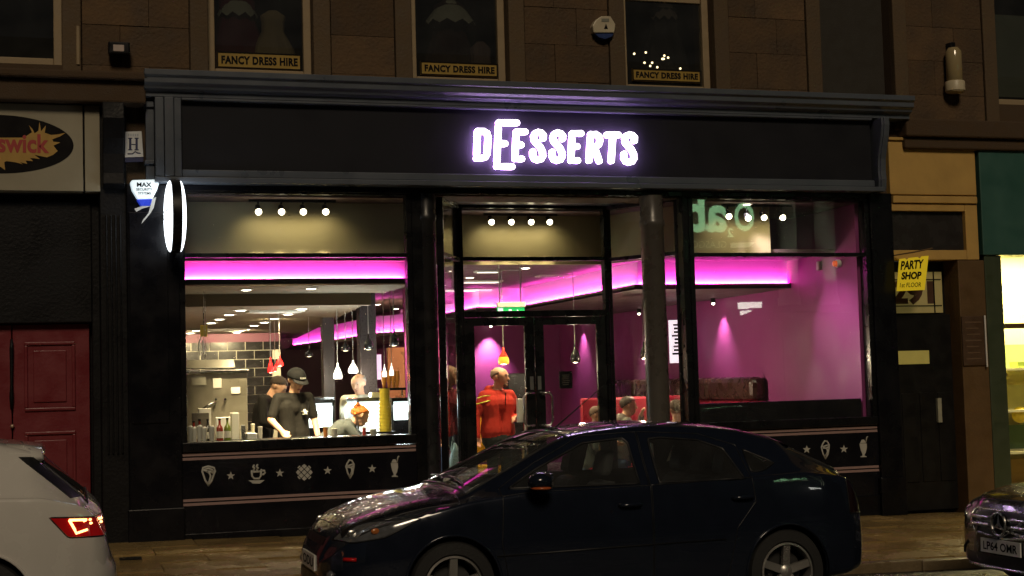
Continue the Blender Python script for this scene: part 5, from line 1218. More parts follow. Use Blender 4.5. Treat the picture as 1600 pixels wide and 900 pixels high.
# man in maroon, half hidden by the entrance post
pr, h = person('grey-haired man in a maroon hoodie beside the entrance post', px(699, 640, 2.15), 2.15, .03, 40, 1.84, dict(hed=(.0, -.04, 1.62)), hy=10, hp=4, wid=1.08, top=c_mar, legs=c_jean, grey_sides=m_greyh, hood=True)
MB().tube([(.03, -.155, 1.38), (.03, -.175, 1.2), (.03, -.18, .98)], .012, 6).build('drawstring', m_white, pr, local=True)
bag = thing('shopping_bag', 'pale blue carrier bag hanging beside the man in maroon', 'bag', at(707, 735, 1.9))
q = at(707, 715, 1.9)
MB().prism([(q.x-.09, q.z-.19), (q.x+.10, q.z-.17), (q.x+.08, q.z+.10), (q.x+.03, q.z+.20), (q.x-.01, q.z+.08)], 1.85, 1.95).build('sack', mat('pale_blue_plastic', (.42, .66, .78), .4), bag, bevel=.03)
MB().tube([(q.x-.02, 1.9, q.z+.08), (q.x+.01, 1.9, q.z+.26), (q.x+.05, 1.9, q.z+.12)], .008, 6).build('handle', mat('bag_handle', (.4, .62, .75), .4), bag)
# seated young people
sp = thing('bench', 'low red bench carrying the seated young man', 'bench', (7.2, 2.65, .03))
xs_ = px(987, 650, 2.65)
MB().box(xs_-.45, xs_+.2, 2.4, 3.2, .36, .46).build('seat', m_redv, sp, bevel=.03); MB().box(xs_-.5, xs_+1.0, 3.20, 3.32, .36, 1.37).build('backrest', m_redv, sp, bevel=.03); MB().box(xs_-.42, xs_+.17, 2.43, 3.17, .03, .36).build('base', m_frame, sp)
person('young man in a grey hoodie seated in profile with his hand at his mouth', xs_-.04, 2.72, .05, 80, 1.76, dict(wrR=(.02, -.20, 1.06), elR=(.20, -.20, .84), wrL=(-.04, -.26, .86)), base=SIT, hy=2, hp=4, top=c_grey, legs=c_jean, hair=m_brown_h, hood=True)
person('brown-haired seated person in dark teal with back to the window', px(1057, 640, 1.5), 1.5, .02, 165, 1.74, dict(), base=SIT, hy=0, hp=15, top=c_teal, legs=c_jean, hair=m_lbrown)
person('brown-haired seated person at the lower edge of the right door leaf', px(931, 650, 2.7), 2.7, -.02, 60, 1.70, dict(), base=SIT, hy=0, hp=8, top=c_slate, legs=c_jean, hair=m_lbrown)
for xx_, yy_, nm in ((px(1057, 640, 1.5), 1.42, 'under the person in dark teal'), (px(931, 650, 2.7), 2.7, 'under the person by the right door leaf')):
    o = thing('stool', 'small red padded stool ' + nm, 'stool', (xx_, yy_, .03))
    MB().lathe([(.19, .36), (.2, .40), (.19, .43), (0, .44)], (xx_, yy_, .03), 20).build('seat', m_redv, o, smooth='auto'); MB().cyl((xx_, yy_, .05), (xx_, yy_, .40), .03).build('post', m_chrome, o); MB().lathe([(.18, 0), (.18, .015), (.03, .03)], (xx_, yy_, .03), 18).build('base', m_chrome, o)

# rain on the glass
def drops(name, pts, m, parent=None):
    b = MB()
    for p, r_, n in pts:
        n = n.normalized(); x = n.orthogonal().normalized(); y = n.cross(x)
        b.add([p+x*r_, p+y*r_*1.25, p-x*r_, p-y*r_*1.25, p+n*r_*.7], [(0, 1, 4), (1, 2, 4), (2, 3, 4), (3, 0, 4)])
    o = b.build(name, m, parent, True, local=True); o['kind'] = 'stuff'; return o
m_drop = glass('rain_drop', (.92, .94, .95), .30, .05, 0.)
rg_ = random.Random(3); pts = []
for (cx_, cy_, sx_, sy_, n_) in ((480, 470, 120, 70, 260), (500, 335, 20, 12, 60), (440, 336, 14, 10, 30), (1175, 350, 45, 16, 170), (560, 540, 60, 60, 120), (1150, 480, 120, 90, 110)):
    for _ in range(n_):
        q = at(rg_.gauss(cx_, sx_), rg_.gauss(cy_, sy_), .03)
        if (XL0+.02 < q.x < XL1-.02 or XR0+.02 < q.x < XR1-.02) and 1.12 < q.z < 3.7 and not 3.02 < q.z < 3.08: pts.append((Vector((q.x, .0295, q.z)), rg_.uniform(.003, .0065), Vector((0, -1, 0))))
tag(drops('raindrops', pts, m_drop), 'raindrops speckling the outside of the shop windows', 'raindrops')
# ================================================================ cars
from mathutils.bvhtree import BVHTree
def interp(tab, x):
    xs_, ys_ = zip(*tab); return float(np.interp(x, xs_, ys_))
def smooth_tab(tab, n=400, k=5):
    xs_ = np.linspace(tab[0][0], tab[-1][0], n); ys_ = np.interp(xs_, *zip(*tab)); ker = np.ones(k)/k
    yp = np.concatenate([[ys_[0]]*(k//2), ys_, [ys_[-1]]*(k//2)]); return list(zip(xs_, np.convolve(yp, ker, 'valid')))
def catmull(P, sub):
    out = []
    for i in range(len(P)-1):
        p0, p1, p2, p3 = P[max(0, i-1)], P[i], P[i+1], P[min(len(P)-1, i+2)]
        for k in range(sub):
            t = k/sub
            out.append(tuple(.5*((2*p1[j])+(-p0[j]+p2[j])*t+(2*p0[j]-5*p1[j]+4*p2[j]-p3[j])*t*t+(-p0[j]+3*p1[j]-3*p2[j]+p3[j])*t**3) for j in (0, 1)))
    out.append(tuple(P[-1])); return out
m_tyre = mat('tyre_rubber', (.012, .012, .012), .7, bump=.2); m_rim = mat('alloy_rim', (.50, .48, .45), .35, metal=.8, noise=.1); m_trimb = mat('car_black_trim', (.008, .008, .009), .4)
m_carglass = glass('car_glass', (.80, .85, .82), .06, dirt=.07); m_carglassd = glass('car_tinted_glass', (.10, .11, .11), .06, dirt=.03)
m_seat = mat('car_seat', (.035, .034, .036), .8); m_clear = mat('lamp_glass', (.13, .135, .145), .08, metal=.3, noise=.7, nscale=22, coat=1)
m_plate = mat('number_plate_white', (.72, .72, .68), .35); m_platey = mat('number_plate_yellow', (.7, .5, .05), .35)
def inpoly(p, poly):
    c = False; n = len(poly)
    for i in range(n):
        a, b = poly[i], poly[i-1]
        if (a[1] > p[1]) != (b[1] > p[1]) and p[0] < (b[0]-a[0])*(p[1]-a[1])/(b[1]-a[1])+a[0]: c = not c
    return c
class Car:
    def __init__(s, name, label, loc, top, plan, should, wtop, zb, paint, L, group='parked cars'):
        s.root = thing(name, label, 'car', loc, group=group, rot=(0, math.atan(G), 0)); s.paint = paint
        s.L = L
        top, plan, should, wtop = smooth_tab(top, 500, 7), smooth_tab(plan, 500, 5), smooth_tab(should, 300, 9), smooth_tab(wtop, 300, 21)
        xs_ = sorted(set([round(v, 4) for v in np.concatenate([np.linspace(0, .12, 9), np.linspace(.12, .5, 11), np.linspace(.5, L-.4, 70), np.linspace(L-.4, L-.1, 14), np.linspace(L-.1, L, 9)])]))
        rings = []
        for x in xs_:
            zt, w_, zs, wt, b_ = interp(top, x), interp(plan, x), interp(should, x), interp(wtop, x), interp(zb, x)
            zs = min(zs, zt-.03); b_ = min(b_, zs-.1); h = zs-b_
            half = catmull([(0, b_), (w_*.6, b_), (w_*.93, b_+.03), (w_*.985, b_+.13*min(1, h/.5)), (w_*1.0, b_+h*.45), (w_*.995, b_+h*.72), (w_*.965, zs-.012), (w_*.93, zs+.015*min(1, (zt-zs)/.2)), (wt+(w_*.93-wt)*.45, zs+(zt-.06-zs)*.55), (wt, max(zs+.012, zt-.062)), (wt*.86, zt-.022), (wt*.5, zt-.005), (0, zt)], 4)
            rings.append([(x, -y, z) for y, z in half]+[(x, y, z) for y, z in half[-2:0:-1]])
        bm = bmesh.new(); V = [[bm.verts.new(p) for p in r] for r in rings]; n = len(rings[0])
        for a, b in zip(V[:-1], V[1:]):
            for j in range(n): bm.faces.new((a[j], a[(j+1) % n], b[(j+1) % n], b[j]))
        bm.faces.new(V[0][::-1]); bm.faces.new(V[-1])
        bmesh.ops.triangulate(bm, faces=[f for f in bm.faces if len(f.verts) > 4])
        bmesh.ops.recalc_face_normals(bm, faces=bm.faces); bm.normal_update(); s.bm = bm; s.bvh = BVHTree.FromBMesh(bm)
    def side(s, x, z, sg=-1, out=0.):
        h = s.bvh.ray_cast(Vector((x, sg*3, z)), Vector((0, -sg, 0)))[0]; return (h if h else Vector((x, sg*.8, z)))+Vector((0, sg*out, 0))
    def front(s, y, z, out=0.):
        h = s.bvh.ray_cast(Vector((-2, y, z)), Vector((1, 0, 0)))[0]; return (h if h else Vector((.1, y, z)))-Vector((out, 0, 0))
    def back(s, y, z, out=0.):
        h = s.bvh.ray_cast(Vector((s.L+2, y, z)), Vector((-1, 0, 0)))[0]; return (h if h else Vector((s.L, y, z)))+Vector((out, 0, 0))
    def above(s, x, y, out=0.):
        h = s.bvh.ray_cast(Vector((x, y, 4)), Vector((0, 0, -1)))[0]; return (h if h else Vector((x, y, 1)))+Vector((0, 0, out))
    def region(s, poly, ax, cond):
        bm = s.bm; i, j = ax; lo = [min(p[k] for p in poly)-.02 for k in (0, 1)]; hi = [max(p[k] for p in poly)+.02 for k in (0, 1)]
        def cand():
            out = []
            for f in bm.faces:
                c = f.calc_center_median()
                if not cond(c, f.normal): continue
                a = [v.co[i] for v in f.verts]; b = [v.co[j] for v in f.verts]
                if max(a) < lo[0] or min(a) > hi[0] or max(b) < lo[1] or min(b) > hi[1]: continue
                out.append(f)
            return out
        for k in range(len(poly)):
            p, q = poly[k], poly[(k+1) % len(poly)]
            no = [0., 0., 0.]; no[i] = -(q[1]-p[1]); no[j] = q[0]-p[0]; co = [0., 0., 0.]; co[i] = p[0]; co[j] = p[1]
            fs = cand(); es = {e for f in fs for e in f.edges}; vs = {v for f in fs for v in f.verts}
            bmesh.ops.bisect_plane(bm, geom=list(fs)+list(es)+list(vs), dist=1e-5, plane_co=co, plane_no=no)
        bm.normal_update()
        out = []
        for f in bm.faces:
            c = f.calc_center_median()
            if cond(c, f.normal) and inpoly((c[i], c[j]), poly): out.append(f)
        return out
    def take(s, fs, name, m, parent=None, seal=0., sealm=None, sealname='seam', off=0.):
        """lift those faces out of the shell as a part of their own, with a seam along the edge"""
        if not fs: return None
        vi = {}; vs = []; F_ = []
        for f in fs:
            F_.append([vi.setdefault(v, len(vi)) for v in f.verts])
        vs = [v.co+v.normal*off for v in vi]
        me = bpy.data.meshes.new(name); me.from_pydata([tuple(v) for v in vs], [], F_); me.update()
        o = link(name, me, m, parent or s.root, smooth=True)
        cnt = {}
        for f in F_:
            for a, b in zip(f, f[1:]+f[:1]): cnt.setdefault(tuple(sorted((a, b))), []).append(1)
        bd = [e for e, c in cnt.items() if len(c) == 1]
        bmesh.ops.delete(s.bm, geom=fs, context='FACES')
        if seal and bd:
            nb = {}
            for a, b in bd: nb.setdefault(a, []).append(b); nb.setdefault(b, []).append(a)
            sb = MB(); seen = set()
            for a in nb:
                if a in seen: continue
                loop = [a]; seen.add(a); cur = a
                while True:
                    nx = [q for q in nb[cur] if q not in seen]
                    if not nx: break
                    cur = nx[0]; seen.add(cur); loop.append(cur)
                pts = [vs[k] for k in loop]
                red = [pts[0]]
                for p in pts[1:]:
                    if (p-red[-1]).length > .012: red.append(p)
                if len(red) > 3: sb.tube(red, seal, 6, closed=True)
            if sb.v: sb.build(sealname, sealm or m_trimb, o if parent is None else parent, True, local=True)
        return o
    def sides(s, poly, name, m, seal=0., sealm=None, off=0., sealname='seam', tagger=None):
        out = []
        for sg in (-1, 1):
            fs = s.region(poly, (0, 2), lambda c, n, sg=sg: c.y*sg > .25 and n.y*sg > .12)
            out.append(s.take(fs, name, m, None, seal, sealm, sealname, off))
        return out
    def drop(s, poly):
        for sg in (-1, 1):
            fs = s.region(poly, (0, 2), lambda c, n, sg=sg: c.y*sg > .3 and n.y*sg > .3)
            bmesh.ops.delete(s.bm, geom=fs, context='FACES')
    def finish(s):
        me = bpy.data.meshes.new('body'); s.bm.to_mesh(me); s.bm.free(); link('body', me, s.paint, s.root, smooth=True)
    def wheel(s, x, sg, y, r, rr, spokes=5):
        c = Vector((x, sg*y, r)); w_ = .205
        f = lambda prof: [(a, sg*b) for a, b in prof]
        t = MB().lathe(f([(rr*.98, -.19), (r*.95, -.20), (r, -.17), (r, -.04), (r*.955, -.005), (rr*1.06, .0), (rr, -.02)]), c, 40, 'y', caps=False).build('wheel', m_tyre, s.root, 'auto', local=True)
        b = MB(); b.lathe(f([(rr, -.025), (rr, -.008), (rr*.93, -.006), (rr*.90, -.04), (rr*.90, -.19)]), c, 40, 'y', caps=False)
        for k in range(spokes):
            a = 2*math.pi*k/spokes+.3
            for da in (-.0,):
                d = Vector((math.cos(a+da), 0, math.sin(a+da))); n = Vector((-d.z, 0, d.x)); o0 = c+Vector((0, sg*-.030, 0)); o1 = c+Vector((0, sg*-.016, 0))
                q = [o0+d*.045+n*.030, o1+d*rr*.93+n*.028, o1+d*rr*.93-n*.028, o0+d*.045-n*.030]
                b.quadbox(q[0], q[1], q[2], q[3], (0, -sg*.035, 0))
        b.lathe(f([(.0, -.012), (.032, -.014), (.05, -.028), (.05, -.07)]), c, 20, 'y'); b.build('rim', m_rim, t, 'auto', local=True)
        MB().lathe(f([(.0, -.12), (rr*.72, -.12), (rr*.72, -.10), (0, -.10)]), c, 24, 'y').build('brake_disc', mat('brake_disc', (.08, .08, .08), .4, metal=.6), t, 'auto', local=True)
    def arch(s, x, r, zc, wy):
        s.drop([(x+r*math.cos(R(a)), zc+r*math.sin(R(a))) for a in range(0, 360, 12)])
        for sg in (-1, 1):
            pts = [s.side(x+r*math.cos(R(a)), zc+r*math.sin(R(a)), sg, .002) for a in range(-8, 189, 7)]
            MB().tube(pts, .011, 6).build('arch_lip', s.paint, s.root, True, local=True)
            b = MB(); n = 20; a0, a1 = -25, 205; vs = []
            for yy in (wy, wy-.34):
                vs += [(x+(r-.004)*math.cos(R(a0+(a1-a0)*i/n)), sg*yy, zc+(r-.004)*math.sin(R(a0+(a1-a0)*i/n))) for i in range(n+1)]
            b.add(vs, [(i, i+1, i+n+2, i+n+1) for i in range(n)]+[tuple(range(n+1, 2*n+2))]); b.build('wheel_well', m_trimb, s.root, local=True)
    def cabin(s, xs_, zf=.35, h=1.0, hw=.36):
        MB().box(.9, s.L-.35, -.74, .74, .22, .30).build('floor_pan', m_trimb, s.root, local=True)
        for x, ys in xs_:
            for y in ys:
                st = MB().box(x-.25, x+.27, y-.24, y+.24, zf, zf+.17).build('seat', m_seat, s.root, bevel=.05, local=True)
                MB().quadbox((x+.22, y-.24, zf+.12), (x+.22, y+.24, zf+.12), (x+.40, y+.20, h), (x+.40, y-.20, h), (.12, 0, .03)).build('seat_back', m_seat, st, bevel=.04, local=True)
                MB().quadbox((x+.41, y-.13, h+.05), (x+.41, y+.13, h+.05), (x+.45, y+.12, h+.24), (x+.45, y-.12, h+.24), (.09, 0, .01)).build('headrest', m_seat, st, bevel=.035, local=True)
        MB().quadbox((1.02, -.72, .72), (1.02, .72, .72), (1.02, .72, .92), (1.02, -.72, .92), (.42, 0, 0)).build('dashboard', m_trimb, s.root, bevel=.05, local=True)
        c = Vector((1.62, .36, .86)); MB().tube([c+Vector((.06*math.sin(a), .185*math.cos(a), .175*math.sin(a))) for a in [2*math.pi*i/24 for i in range(24)]], .014, 6, closed=True).build('steering_wheel', m_trimb, s.root, True, local=True)
    def mirror(s, x, z, y):
        for sg in (-1, 1):
            p = s.side(x, z-.02, sg); b = MB(); c = Vector((x, sg*y, z+.03))
            b.ball(c, (.095, .085, .068), 18, 12); o = b.build('door_mirror', s.paint, s.root, True, local=True)
            MB().cyl(p, c+Vector((0, -sg*.04, -.02)), .03, .022, 10).build('mirror_arm', m_trimb, o, local=True)
            MB().ball(c+Vector((.0, sg*.018, -.043)), (.078, .078, .017), 14, 6).build('indicator', mat('mirror_indicator', (.45, .10, .03), .3), o, True, local=True)
            MB().cyl(c+Vector((.07, 0, 0)), c+Vector((.085, 0, 0)), .058, .058, 16).build('mirror_glass', m_chrome, o, local=True)
    def handle(s, x, z):
        for sg in (-1, 1):
            pts = [s.side(x+d, z+.002*k, sg, o_) for k, (d, o_) in enumerate(((-.085, .004), (-.07, .028), (0, .034), (.07, .03), (.085, .004)))]
            MB().tube(pts, .014, 8).build('door_handle', s.paint, s.root, True, local=True)

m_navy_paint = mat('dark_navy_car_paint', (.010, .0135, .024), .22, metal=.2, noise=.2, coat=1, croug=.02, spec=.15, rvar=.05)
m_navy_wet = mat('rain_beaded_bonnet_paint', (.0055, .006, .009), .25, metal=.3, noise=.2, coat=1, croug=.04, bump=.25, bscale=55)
TOPF = [(0, .50), (.015, .56), (.05, .64), (.11, .70), (.21, .775), (.39, .84), (.54, .885), (.72, .92), (.94, .95), (1.0, .965), (1.118, 1.024), (1.41, 1.163), (1.648, 1.285), (1.816, 1.354), (1.908, 1.38), (2.09, 1.407), (2.335, 1.434), (2.6, 1.444), (2.85, 1.437), (3.1, 1.42), (3.3, 1.395), (3.5, 1.352), (3.64, 1.318), (3.70, 1.27), (4.15, 1.069), (4.21, 1.0), (4.25, .90), (4.27, .77), (4.29, .66), (4.32, .58), (4.34, .50)]
PLANF = [(0, .36), (.02, .52), (.06, .64), (.12, .72), (.25, .80), (.45, .86), (.8, .895), (1.5, .91), (2.6, .915), (3.4, .91), (3.9, .875), (4.15, .82), (4.25, .76), (4.31, .66), (4.34, .50)]
SHF = [(0, .44), (.05, .54), (.15, .63), (.3, .72), (.6, .80), (1.0, .895), (1.5, .955), (2.4, .985), (3.2, 1.02), (3.7, 1.045), (4.1, 1.0), (4.22, .88), (4.30, .60), (4.34, .46)]
WTF = [(0, .30), (.1, .58), (.3, .66), (.7, .72), (1.0, .72), (1.4, .665), (1.9, .60), (2.6, .585), (3.4, .565), (3.7, .58), (4.1, .66), (4.25, .62), (4.34, .42)]
ZBF = [(0, .24), (.25, .19), (.9, .2), (3.5, .2), (4.1, .24), (4.34, .30)]
CY = -4.85
m_amber = mat('amber_lens', (.42, .13, .03), .15, coat=1)
def hatch(name, label, x0, top, plan, should, wtop, zb, paint, bonnetm, L, wheels, glassm, windows, tail, group, front_plate=None, lampm=None):
    y0 = CY; z0 = rz(x0, y0)
    c = Car(name, label, (x0, y0, z0), top, plan, should, wtop, zb, paint, L, group)
    for x in wheels: c.arch(x, .352, .325, .90)
    fw, rw, qw = windows
    c.sides(fw, 'side_window', glassm, .010, off=.001, sealname='window_seal'); c.sides(rw, 'side_window', glassm, .010, off=.001, sealname='window_seal')
    if qw: c.sides(qw, 'quarter_window', glassm, .008, off=.001, sealname='window_seal')
    ws = c.region([(1.03, -.665), (1.86, -.545), (1.86, .545), (1.03, .665)], (0, 1), lambda q, n: n.z > .25 and q.z > .9)
    c.take(ws, 'windscreen', glassm, None, .010, sealname='window_seal')
    rg = c.region([(3.72, -.50), (4.10, -.60), (4.10, .60), (3.72, .50)], (0, 1), lambda q, n: n.z > .2 and q.z > .9)
    c.take(rg, 'rear_window', glassm, None, .010, sealname='window_seal')
    bn = c.region([(.14, -.56), (.5, -.70), (.97, -.735), (.97, .735), (.5, .70), (.14, .56)], (0, 1), lambda q, n: n.z > .3)
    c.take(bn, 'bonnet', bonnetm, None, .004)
    c.sides([(1.30, .30), (1.24, .6), (1.26, .985), (1.56, 1.16), (1.95, 1.345), (2.40, 1.372), (2.41, .30)], 'door', paint, .004)
    c.sides([(2.42, .30), (2.412, 1.372), (2.92, 1.35), (3.22, 1.26), (3.26, .85), (3.10, .66), (3.02, .30)], 'door', paint, .004)
    hl = c.sides([(.085, .635), (.16, .715), (.30, .765), (.66, .805), (.40, .675), (.19, .635)], 'headlight', lampm or m_clear, .006)
    for sg in (-1, 1):
        for (x, z, r_) in ((.20, .69, .045), (.33, .715, .032)):
            p = c.side(x, z, sg, .004); MB().ball(p, (r_, .012, r_*.7), 14, 8).build('lamp_reflector', m_chrome if x < .3 else m_amber, hl[0 if sg < 0 else 1], True, local=True)
    return c
x0 = 1.775
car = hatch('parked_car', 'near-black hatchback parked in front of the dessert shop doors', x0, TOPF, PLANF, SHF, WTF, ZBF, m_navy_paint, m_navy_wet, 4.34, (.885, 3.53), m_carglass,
            ([(1.33, .985), (1.56, 1.112), (1.954, 1.292), (2.28, 1.325), (2.318, 1.29), (2.33, 1.0)], [(2.49, 1.003), (2.488, 1.318), (2.6, 1.325), (2.90, 1.303), (3.10, 1.235), (3.185, 1.02)], [(3.27, 1.225), (3.50, 1.125), (3.38, 1.075), (3.265, 1.062)]), None, 'cars at the kerb')
car.root.scale = (.98, 1, 1)
tl = car.sides([(4.11, .73), (4.09, .99), (4.33, .97), (4.33, .73)], 'tail_light', mat('dark_tail_lamp', (.012, .003, .003), .12, coat=1), .006)
for sg in (-1, 1):
    for x in (.885, 3.53): car.wheel(x, sg, .885, .318, .215)
car.cabin(((1.75, (-.37, .37)), (2.75, (-.42, .0, .42))), .36, .98)
car.mirror(1.50, 1.01, .99); car.handle(2.23, .85); car.handle(3.15, .88)
# grilles, plate, wipers, aerial, badge, fog lamp
gp = lambda y, z, o=.004: car.front(y, z, o)
def fpatch(cr_, name, ys, zs, m, out=.004):
    b = MB(); n = 10; vs = []
    for z in np.linspace(zs[0], zs[1], 4): vs += [cr_.front(y, z, out) for y in np.linspace(ys[0], ys[1], n)]
    b.add(vs, [(i*n+j, i*n+j+1, (i+1)*n+j+1, (i+1)*n+j) for i in range(3) for j in range(n-1)]); return b.build(name, m, cr_.root, True, local=True)
fpatch(car, 'lower_grille', (-.5, .5), (.27, .37), m_trimb); fpatch(car, 'upper_grille', (-.34, .34), (.585, .64), m_trimb)
for sg in (-1, 1): MB().ball(gp(.60*sg, .40, 0), (.03, .05, .035), 12, 8).build('fog_lamp', m_clear, car.root, True, local=True)
MB().tube([car.side(x, .52, -1, .004) for x in (.12, .16, .20)], .014, 8).build('side_reflector', mat('red_reflector', (.5, .01, .01), .2), car.root, True, local=True)
MB().ball(gp(0, .655, -.005), (.01, .075, .03), 14, 8).build('badge', m_chrome, car.root, True, local=True)
def plate(cr_, x, z, s_, m, hw=.26, hh=.056, rear=False):
    xx = x
    pl = MB().box(xx-.006, xx+.006, -hw, hw, z-hh, z+hh).build('number_plate', m, cr_.root, local=True)
    sg = 1 if rear else -1
    text(s_, m_ink, 'lettering', pl, (0, 1, 0, 1), 0, bold=.02, rotate=lambda v: Vector((xx+sg*.0075, (-.86*hw+v.x*1.72*hw)*(1 if rear else -1), z-hh*.62+v.z*hh*1.24)))
plate(car, gp(0, .45, .008).x, .45, 'ODU', m_plate)
for y0_, y1_ in ((-.5, .05), (.1, .6)):
    MB().tube([car.above(1.06, y0_, .02), car.above(1.085, (y0_+y1_)/2, .028), car.above(1.10, y1_, .02)], .009, 6).build('wiper', m_trimb, car.root, local=True)
a0 = car.above(1.95, 0, .0); MB().tube([a0, a0+Vector((.21, 0, .165)), a0+Vector((.43, 0, .335))], [.008, .005, .0035], 6).build('aerial', m_trimb, car.root, local=True)
MB().ball(a0, (.03, .02, .015), 12, 6).build('aerial_base', m_trimb, car.root, True, local=True)
sp_ = MB(); n = 12; vs = []
for yy in np.linspace(-.54, .54, n): 
    p = car.above(3.58, yy, .004); q = car.above(3.70, yy, 0); vs += [p, Vector((3.735, yy, p.z-.055)), Vector((3.73, yy, p.z-.085)), Vector((3.60, yy, p.z-.03))]
sp_.add(vs, [(4*i+k, 4*i+(k+1) % 4, 4*i+4+(k+1) % 4, 4*i+4+k) for i in range(n-1) for k in range(4)]); sp_.build('roof_spoiler', m_navy_paint, car.root, True, local=True)
for sg in (-1, 1): MB().tube([car.side(x, z, sg, .003) for x, z in ((1.2, .52), (2.0, .55), (3.0, .58))], .006, 6).build('side_moulding', m_trimb, car.root, True, local=True)
MB().tube([car.back(y, .50, .012) for y in np.linspace(-.6, .6, 9)], .02, 8).build('bumper_strip', m_trimb, car.root, True, local=True)
rg_ = random.Random(9); pts = []
for _ in range(900):
    x, y = rg_.uniform(.1, 1.0), rg_.uniform(-.72, .72)
    if rg_.random() < .3: x = rg_.uniform(1.9, 3.5); y = rg_.uniform(-.55, .55)
    h_ = car.bvh.ray_cast(Vector((x, y, 4)), Vector((0, 0, -1)))
    if h_[0] is not None: pts.append((h_[0]+h_[1]*.0005, rg_.uniform(.003, .0075), h_[1]))
drops('raindrops', pts, m_drop, car.root)
car.finish()

# ---------------------------------------------------------------- white hatchback at the left edge
m_white_car = mat('white_car_paint', (.62, .60, .56), .22, noise=.03, coat=1, croug=.03)
TOPW = TOPF[:21]+[(3.3, 1.405), (3.5, 1.375), (3.68, 1.340), (3.765, 1.316), (3.79, 1.255), (4.03, 1.06), (4.13, .975), (4.18, .93), (4.22, .863), (4.235, .78), (4.24, .65), (4.265, .60), (4.28, .52)]
PLANW = [(0, .36), (.02, .52), (.06, .64), (.12, .72), (.25, .80), (.45, .86), (.8, .895), (1.5, .91), (3.4, .91), (3.8, .895), (4.0, .87), (4.15, .82), (4.22, .76), (4.26, .68), (4.28, .55)]
SHW = [(0, .44), (.05, .54), (.15, .63), (.3, .72), (.6, .80), (1.0, .895), (1.5, .955), (2.4, .985), (3.2, 1.01), (3.8, 1.0), (4.1, .93), (4.2, .80), (4.26, .60), (4.28, .48)]
WTW = [(x*.986, y) for x, y in WTF]; ZBW = [(x*.986, y) for x, y in ZBF]
wx0 = .354-4.28
wc_ = hatch('parked_car', 'white hatchback with lit red tail light at the left edge', wx0, TOPW, PLANW, SHW, WTW, ZBW, m_white_car, m_white_car, 4.28, (.87, 3.43), m_carglassd,
            ([(1.33, .985), (1.56, 1.112), (1.954, 1.292), (2.28, 1.325), (2.318, 1.29), (2.33, 1.0)], [(2.49, 1.003), (2.488, 1.318), (2.6, 1.325), (2.90, 1.303), (3.10, 1.235), (3.13, 1.03)], None), None, 'cars at the kerb')
m_tail = mat('lit_tail_lamp', (.16, .005, .005), .12, coat=1, noise=.5, nscale=14, emis=(1, .012, .012), estr=.11)
tl = []
for sg in (-1, 1):
    fs_ = wc_.region([(3.86, .882), (4.30, .868), (4.30, .745), (3.98, .749)], (0, 2), lambda q, n, sg=sg: q.y*sg > .45 and (n.y*sg > .05 or n.x > .3))
    tl.append(wc_.take(fs_, 'tail_light', m_tail, None, .005))
m_led = mat('tail_led', (1, .4, .2), .3, emis=(1, .30, .10), estr=7)
lo = lambda p: (p[0]/817.5*200, 680+p[1]/818*200)
for sg in (-1, 1):
    o = tl[0] if sg < 0 else tl[1]
    for path in ([(3.985, .862), (4.095, .858), (4.075, .85)], [(3.985, .862), (4.02, .80), (4.03, .775), (4.10, .795)], [(4.115, .858), (4.195, .845)], [(4.12, .835), (4.195, .825)]):
        MB().tube([wc_.side(x, z, sg, .006) for x, z in path], .0085, 6).build('led_line', m_led, o, True, local=True)
wc_.sides([(3.66, 1.265), (3.75, 1.262), (4.07, 1.0), (3.99, .995)], 'rear_quarter_fin', m_trimb, .003)
for sg in (-1, 1):
    for x in (.87, 3.43): wc_.wheel(x, sg, .885, .318, .215)
wc_.cabin(((1.75, (-.37, .37)), (2.72, (-.42, .0, .42))), .36, .98); wc_.mirror(1.50, 1.01, .99); wc_.handle(2.23, .85); wc_.handle(3.10, .87)
sp_ = MB(); vs = []
for yy in np.linspace(-.58, .58, 12):
    p = wc_.above(3.58, yy, .006); vs += [p, Vector((3.80, yy, p.z-.030)), Vector((3.82, yy, p.z-.055)), Vector((3.78, yy, p.z-.085)), Vector((3.58, yy, p.z-.07))]
sp_.add(vs, [(5*i+k, 5*i+(k+1) % 5, 5*i+5+(k+1) % 5, 5*i+5+k) for i in range(11) for k in range(5)]+[(0, 1, 2, 3, 4), (59, 58, 57, 56, 55)]); sp_.build('roof_spoiler', m_white_car, wc_.root, True, local=True)
b = MB(); n = 13
for z0_, z1_, ou in ((.30, .60, .02),):
    vs = []
    for t in np.linspace(-1, 1, n):
        yy = .84*math.sin(t*math.pi/2)
        for z in np.linspace(z0_, z1_, 5): vs.append(wc_.back(yy, z, .028*math.sin(math.pi*(z-z0_)/(z1_-z0_))))
    b.add(vs, [(i*5+k, i*5+k+1, i*5+6+k, i*5+5+k) for i in range(n-1) for k in range(4)])
b.build('rear_bumper', m_white_car, wc_.root, True, local=True)
plate(wc_, wc_.back(0, .72, .01).x, .72, '', m_platey, rear=True) if False else None
fpatch(wc_, 'lower_grille', (-.5, .5), (.27, .37), m_trimb)
wc_.finish()

